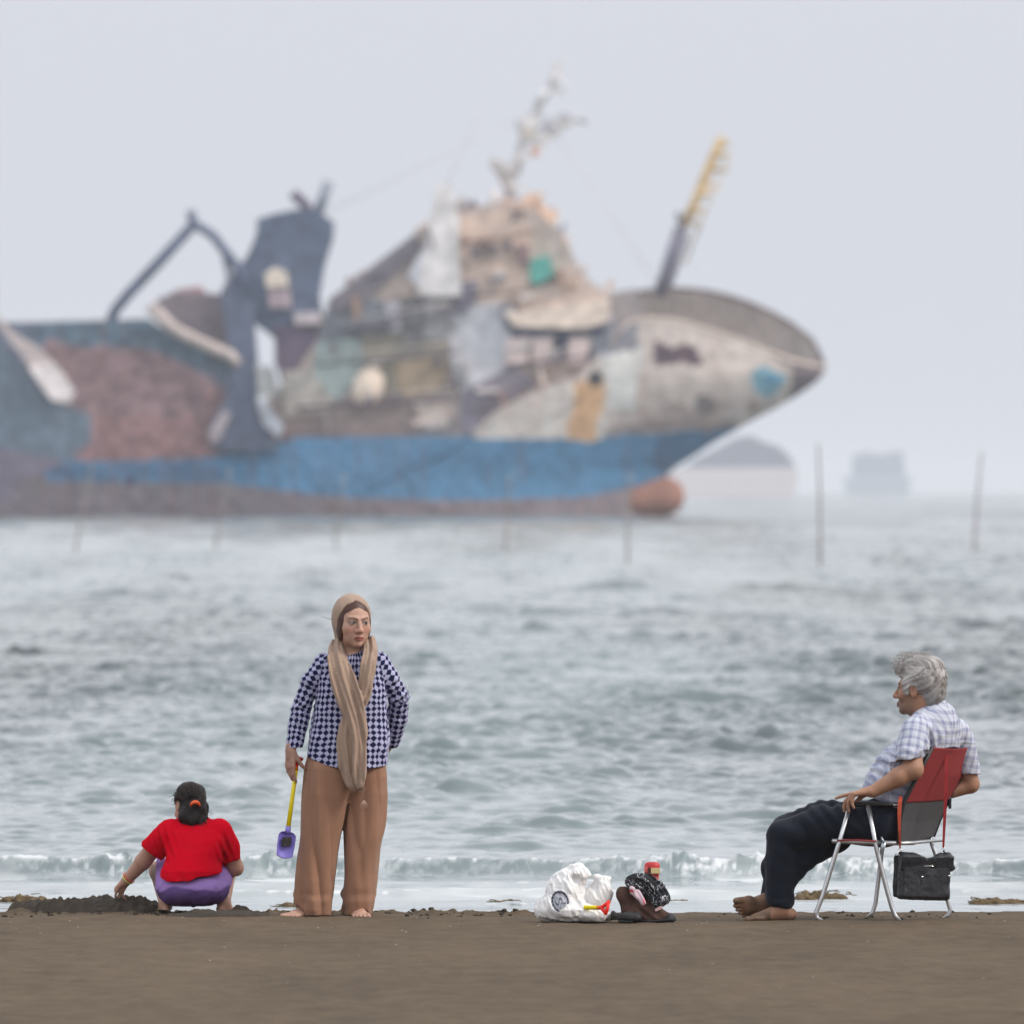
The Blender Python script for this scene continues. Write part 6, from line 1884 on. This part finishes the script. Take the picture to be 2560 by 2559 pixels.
    # ---------------- black shoe beside it
    q = J(1210, 930, -.08)
    sh = empty('black_shoe', (q[0], q[1], 0), 'low black shoe wedged between the white plastic bag and the brown boot', 'shoe')
    g = Field(J(1000, 962, -.2), J(1440, 760, .0), .0025)
    g.put(cap(J(1110, 895, -.10), J(1330, 890, -.10), .026, .034, (1, 1.2, .9)), .01); g.put(cap(J(1090, 850, -.1), J(1250, 870, -.10), .020, .022, (1, 1.4, 1)), .02)
    g.put(ell(J(1150, 815, -.1), (.028, .026, .016)), .01, 'sub')
    g.near(lambda X, Y, Z: .002 * noise3(X * 40, Y * 40, Z * 40, 9), .02); g.cut(lambda X, Y, Z: .012 - Z + 0 * X * Y, .003)
    V, Fc = g.mesh(); obj('shoe_upper', V, Fc, blk, sh)
    mb = MB(); mb.box(J(1215, 927, -.10), .078, .072, .013, bev=.005); mb.obj('shoe_sole', mat('dark_rubber', (.03, .03, .032), rough=.8), sh)
    # ---------------- black cloth with white print thrown over the boot
    g = Field(J(1170, 820, -.16), J(1760, 360, .14), .0022)
    pts = [(1250, 500), (1330, 455), (1430, 480), (1520, 560), (1600, 640), (1640, 700)]
    wd = [62, 80, 105, 118, 110, 85]
    ribbon(g, [J(a, b, -.055 - .012 * math.sin(i * 1.3)) for i, (a, b) in enumerate(pts)], [w * u for w in wd], .016, (.008, .05, .4), .012, (0.6, 0, 1))
    g.put(ell(J(1600, 535, -.04), (62 * u, .025, 50 * u)), .02); g.put(ell(J(1290, 490, -.05), (75 * u, .028, 60 * u)), .02); g.put(cap(J(1650, 690, -.06), J(1590, 770, -.06), .020, .008), .02)
    g.near(lambda X, Y, Z: .005 * noise3(X * 22, Y * 22, Z * 22, 13) + .0025 * noise3(X * 55, Y * 55, Z * 55, 14), .03)
    V, Fc = g.mesh()
    cx, cy = (V[:, 0] - J(0, 0)[0]) / u, (J(0, 0)[2] - V[:, 2]) / u
    col = np.tile(np.array((.020, .022, .028)), (len(V), 1))
    pr = noise2(cx / 15, cy / 24, 21) + .7 * noise2(cx / 34, cy / 40, 22)
    line = (np.abs(pr) < .10) & (noise2(cx / 60, cy / 60, 23) > -.12)
    col[line] = (.62, .63, .66)
    q = J(1470, 560, -.05)
    tag(obj('printed_cloth', V, Fc, mat('printed_cotton', attr=True, rough=.85, var=.05, scale=40), loc=q, cols=col), 'black cloth with white printed squiggles draped over the brown boot', 'cloth')
    # ---------------- pale strap of a towel hanging out under the cloth
    g = Field(J(1190, 830, -.16), J(1720, 500, .06), .0022)
    ribbon(g, [J(1275, 560, -.085), J(1330, 590, -.092), J(1385, 660, -.098), J(1425, 728, -.100)], [70 * u, 52 * u, 34 * u, 24 * u], .007, (.002, .03, 0), .006, (1, 0, -.6))
    g.near(lambda X, Y, Z: .002 * noise3(X * 40, Y * 40, Z * 40, 31), .02)
    V, Fc = g.mesh(); col = np.tile(np.array(S(216, 192, 202, .85)), (len(V), 1))
    cx, cy = (V[:, 0] - J(0, 0)[0]) / u, (J(0, 0)[2] - V[:, 2]) / u
    col[(np.abs(cx - 1275) < 26) & (np.abs(cy - 572) < 16)] = S(222, 92, 104)
    col[(np.abs(cx - 1425) < 14) & (np.abs(cy - 700) < 40)] = S(222, 140, 150)
    tag(obj('towel_strap', V, Fc, mat('pink_terry', attr=True, rough=.9), loc=J(1330, 620, -.09), cols=col), 'pale pink towel strap hanging out below the printed black cloth', 'strap')
    g = Field(J(1530, 830, -.12), J(1660, 740, .04), .002)
    ribbon(g, [J(1560, 802, -.085), J(1630, 768, -.085)], [16 * u, 20 * u], .006, (.002, .03, 0), .004, (.3, 0, 1))
    V, Fc = g.mesh(); tag(obj('towel_corner', V, Fc, mat('towel_pink', S(214, 178, 178, .85), rough=.9), loc=J(1595, 785, -.085)), 'small pale pink towel corner showing over the boot toe', 'towel')
    # ---------------- red drinking bottle standing behind the pile
    q = J(1520, 940, .09)
    bt = empty('drink_bottle', (q[0], q[1], 0), 'red and pink drink bottle with a cream label standing behind the printed black cloth', 'bottle')
    x0 = J(1522, 0)[0]; yy = 59.39
    rd = mat('red_bottle', S(206, 58, 62, .85), rough=.4, var=.15, scale=30); pk = mat('pink_bottle', S(232, 112, 112, .85), rough=.4, var=.15, scale=30)

    def lathe(name, prof, m, par=bt):
        n = 28; v = []; fc = []
        for r_, cy_ in prof:
            z = CH - (2100 + cy_ / 4.6 - HOR) * yy / F
            for k in range(n): v.append((x0 + r_ * u * math.cos(2 * math.pi * k / n), yy + r_ * u * .8 * math.sin(2 * math.pi * k / n), z))
        for i in range(len(prof) - 1):
            for k in range(n): fc.append([i * n + k, i * n + (k + 1) % n, (i + 1) * n + (k + 1) % n, (i + 1) * n + k])
        fc.append(list(range(n))); fc.append([(len(prof) - 1) * n + k for k in range(n)][::-1])
        return obj(name, v, fc, m, par)
    lathe('bottle_body', [(70, 938), (80, 930), (82, 700), (82, 560), (80, 440), (78, 398)], pk)
    lathe('bottle_cap', [(80, 396), (88, 380), (92, 330), (90, 290), (82, 262), (66, 250), (40, 246)], rd)
    yf = yy - .094 * .3
    w = lambda a, b, c_, d_, name, m, dy: (lambda mb: (mb.prism([(J(a, 0)[0], J(0, d_)[2]), (J(b, 0)[0], J(0, d_)[2]), (J(b, 0)[0], J(0, c_)[2]), (J(a, 0)[0], J(0, c_)[2])], dy, dy + .012), mb.obj(name, m, bt)))(MB())
    w(1508, 1612, 318, 382, 'label', mat('cream_label', S(226, 206, 150, .85), rough=.6), yy - .0345)
    w(1474, 1507, 318, 390, 'dark_band', mat('brown_label', S(86, 40, 40, .85), rough=.6), yy - .0335)
    w(1432, 1470, 300, 366, 'pink_patch', mat('pink_label', S(226, 112, 106, .85), rough=.6), yy - .0280)
# ================================================================== light, air and camera
def light_build():
    w = bpy.data.worlds.new('World'); SC.world = w; w.use_nodes = True
    nt = w.node_tree; L = nt.links.new
    bg = nt.nodes['Background']
    sky = node(nt, 'ShaderNodeTexSky', sky_type='NISHITA')
    sky.sun_disc = False; sky.sun_elevation = math.radians(SUN_EL); sky.sun_rotation = math.radians(SUN_AZ)
    sky.air_density = 1.6; sky.dust_density = 6.0
    tc = node(nt, 'ShaderNodeTexCoord'); sp = node(nt, 'ShaderNodeSeparateXYZ'); L(tc.outputs['Generated'], sp.inputs[0])
    ramp = node(nt, 'ShaderNodeValToRGB')
    L(sp.outputs['Z'], ramp.inputs[0])
    e = ramp.color_ramp.elements
    e[0].position = 0.0; e[0].color = (*[c / SKY_S for c in SKY0], 1)
    e[1].position = 1.0; e[1].color = (*[c / SKY_S for c in SKY2], 1)
    m1 = e.new(0.35); m1.color = (*[c / SKY_S for c in SKY1], 1)
    for ps, w_ in ((0.045, 0.06), (0.12, 0.62)):
        q = e.new(ps); q.color = (*[(a + (b - a) * w_) / SKY_S for a, b in zip(SKY0, SKY1)], 1)
    mx = node(nt, 'ShaderNodeMix', data_type='RGBA'); mx.inputs['Factor'].default_value = SKY_MIX
    L(sky.outputs[0], mx.inputs['A']); L(ramp.outputs[0], mx.inputs['B'])
    L(mx.outputs['Result'], bg.inputs['Color']); bg.inputs['Strength'].default_value = SKY_S
    sun = bpy.data.lights.new('sun', 'SUN'); sun.energy = SUN_E; sun.angle = math.radians(SUN_ANG); sun.color = (1.0, 0.93, 0.84)
    so = bpy.data.objects.new('sun', sun); COL.objects.link(so)
    az, el = math.radians(SUN_AZ), math.radians(SUN_EL)
    d = Vector((math.sin(az) * math.cos(el), math.cos(az) * math.cos(el), math.sin(el)))   # towards the sun
    so.rotation_euler = d.to_track_quat('Z', 'Y').to_euler(); so.location = (30, 40, 40)


def camera_build():
    cam = bpy.data.cameras.new('camera'); o = bpy.data.objects.new('camera', cam); COL.objects.link(o)
    o.location = (0, 0, CH); o.rotation_euler = (math.radians(90), 0, 0)
    cam.sensor_width = 36.0; cam.sensor_fit = 'HORIZONTAL'; cam.lens = F / 2560.0 * 36.0
    cam.shift_y = -(1279.5 - HOR) / 2560.0
    cam.clip_start = 0.5; cam.clip_end = 60000
    cam.dof.use_dof = True; cam.dof.focus_distance = 60.0
    cam.dof.aperture_fstop = cam.lens / 1000.0 / APERTURE
    SC.camera = o
    SC.view_settings.view_transform = 'Standard'; SC.view_settings.look = 'None'
    SC.view_settings.exposure = EXPOSURE; SC.view_settings.gamma = 1.0
    c = SC.cycles
    c.max_bounces = 6; c.diffuse_bounces = 3; c.glossy_bounces = 3; c.transmission_bounces = 4; c.volume_bounces = 1
    c.use_denoising = True
    c.caustics_reflective = False; c.caustics_refractive = False
    c.sample_clamp_indirect = 4.0
sand_build(); sea_build(); heap_build(); weed_build(); stakes_build(); haze_build()
ship_build(); far_ships()
for fn in ('woman_build', 'spade_build', 'girl_build', 'man_build', 'props_build'):
    if fn in globals(): globals()[fn]()
light_build(); camera_build()
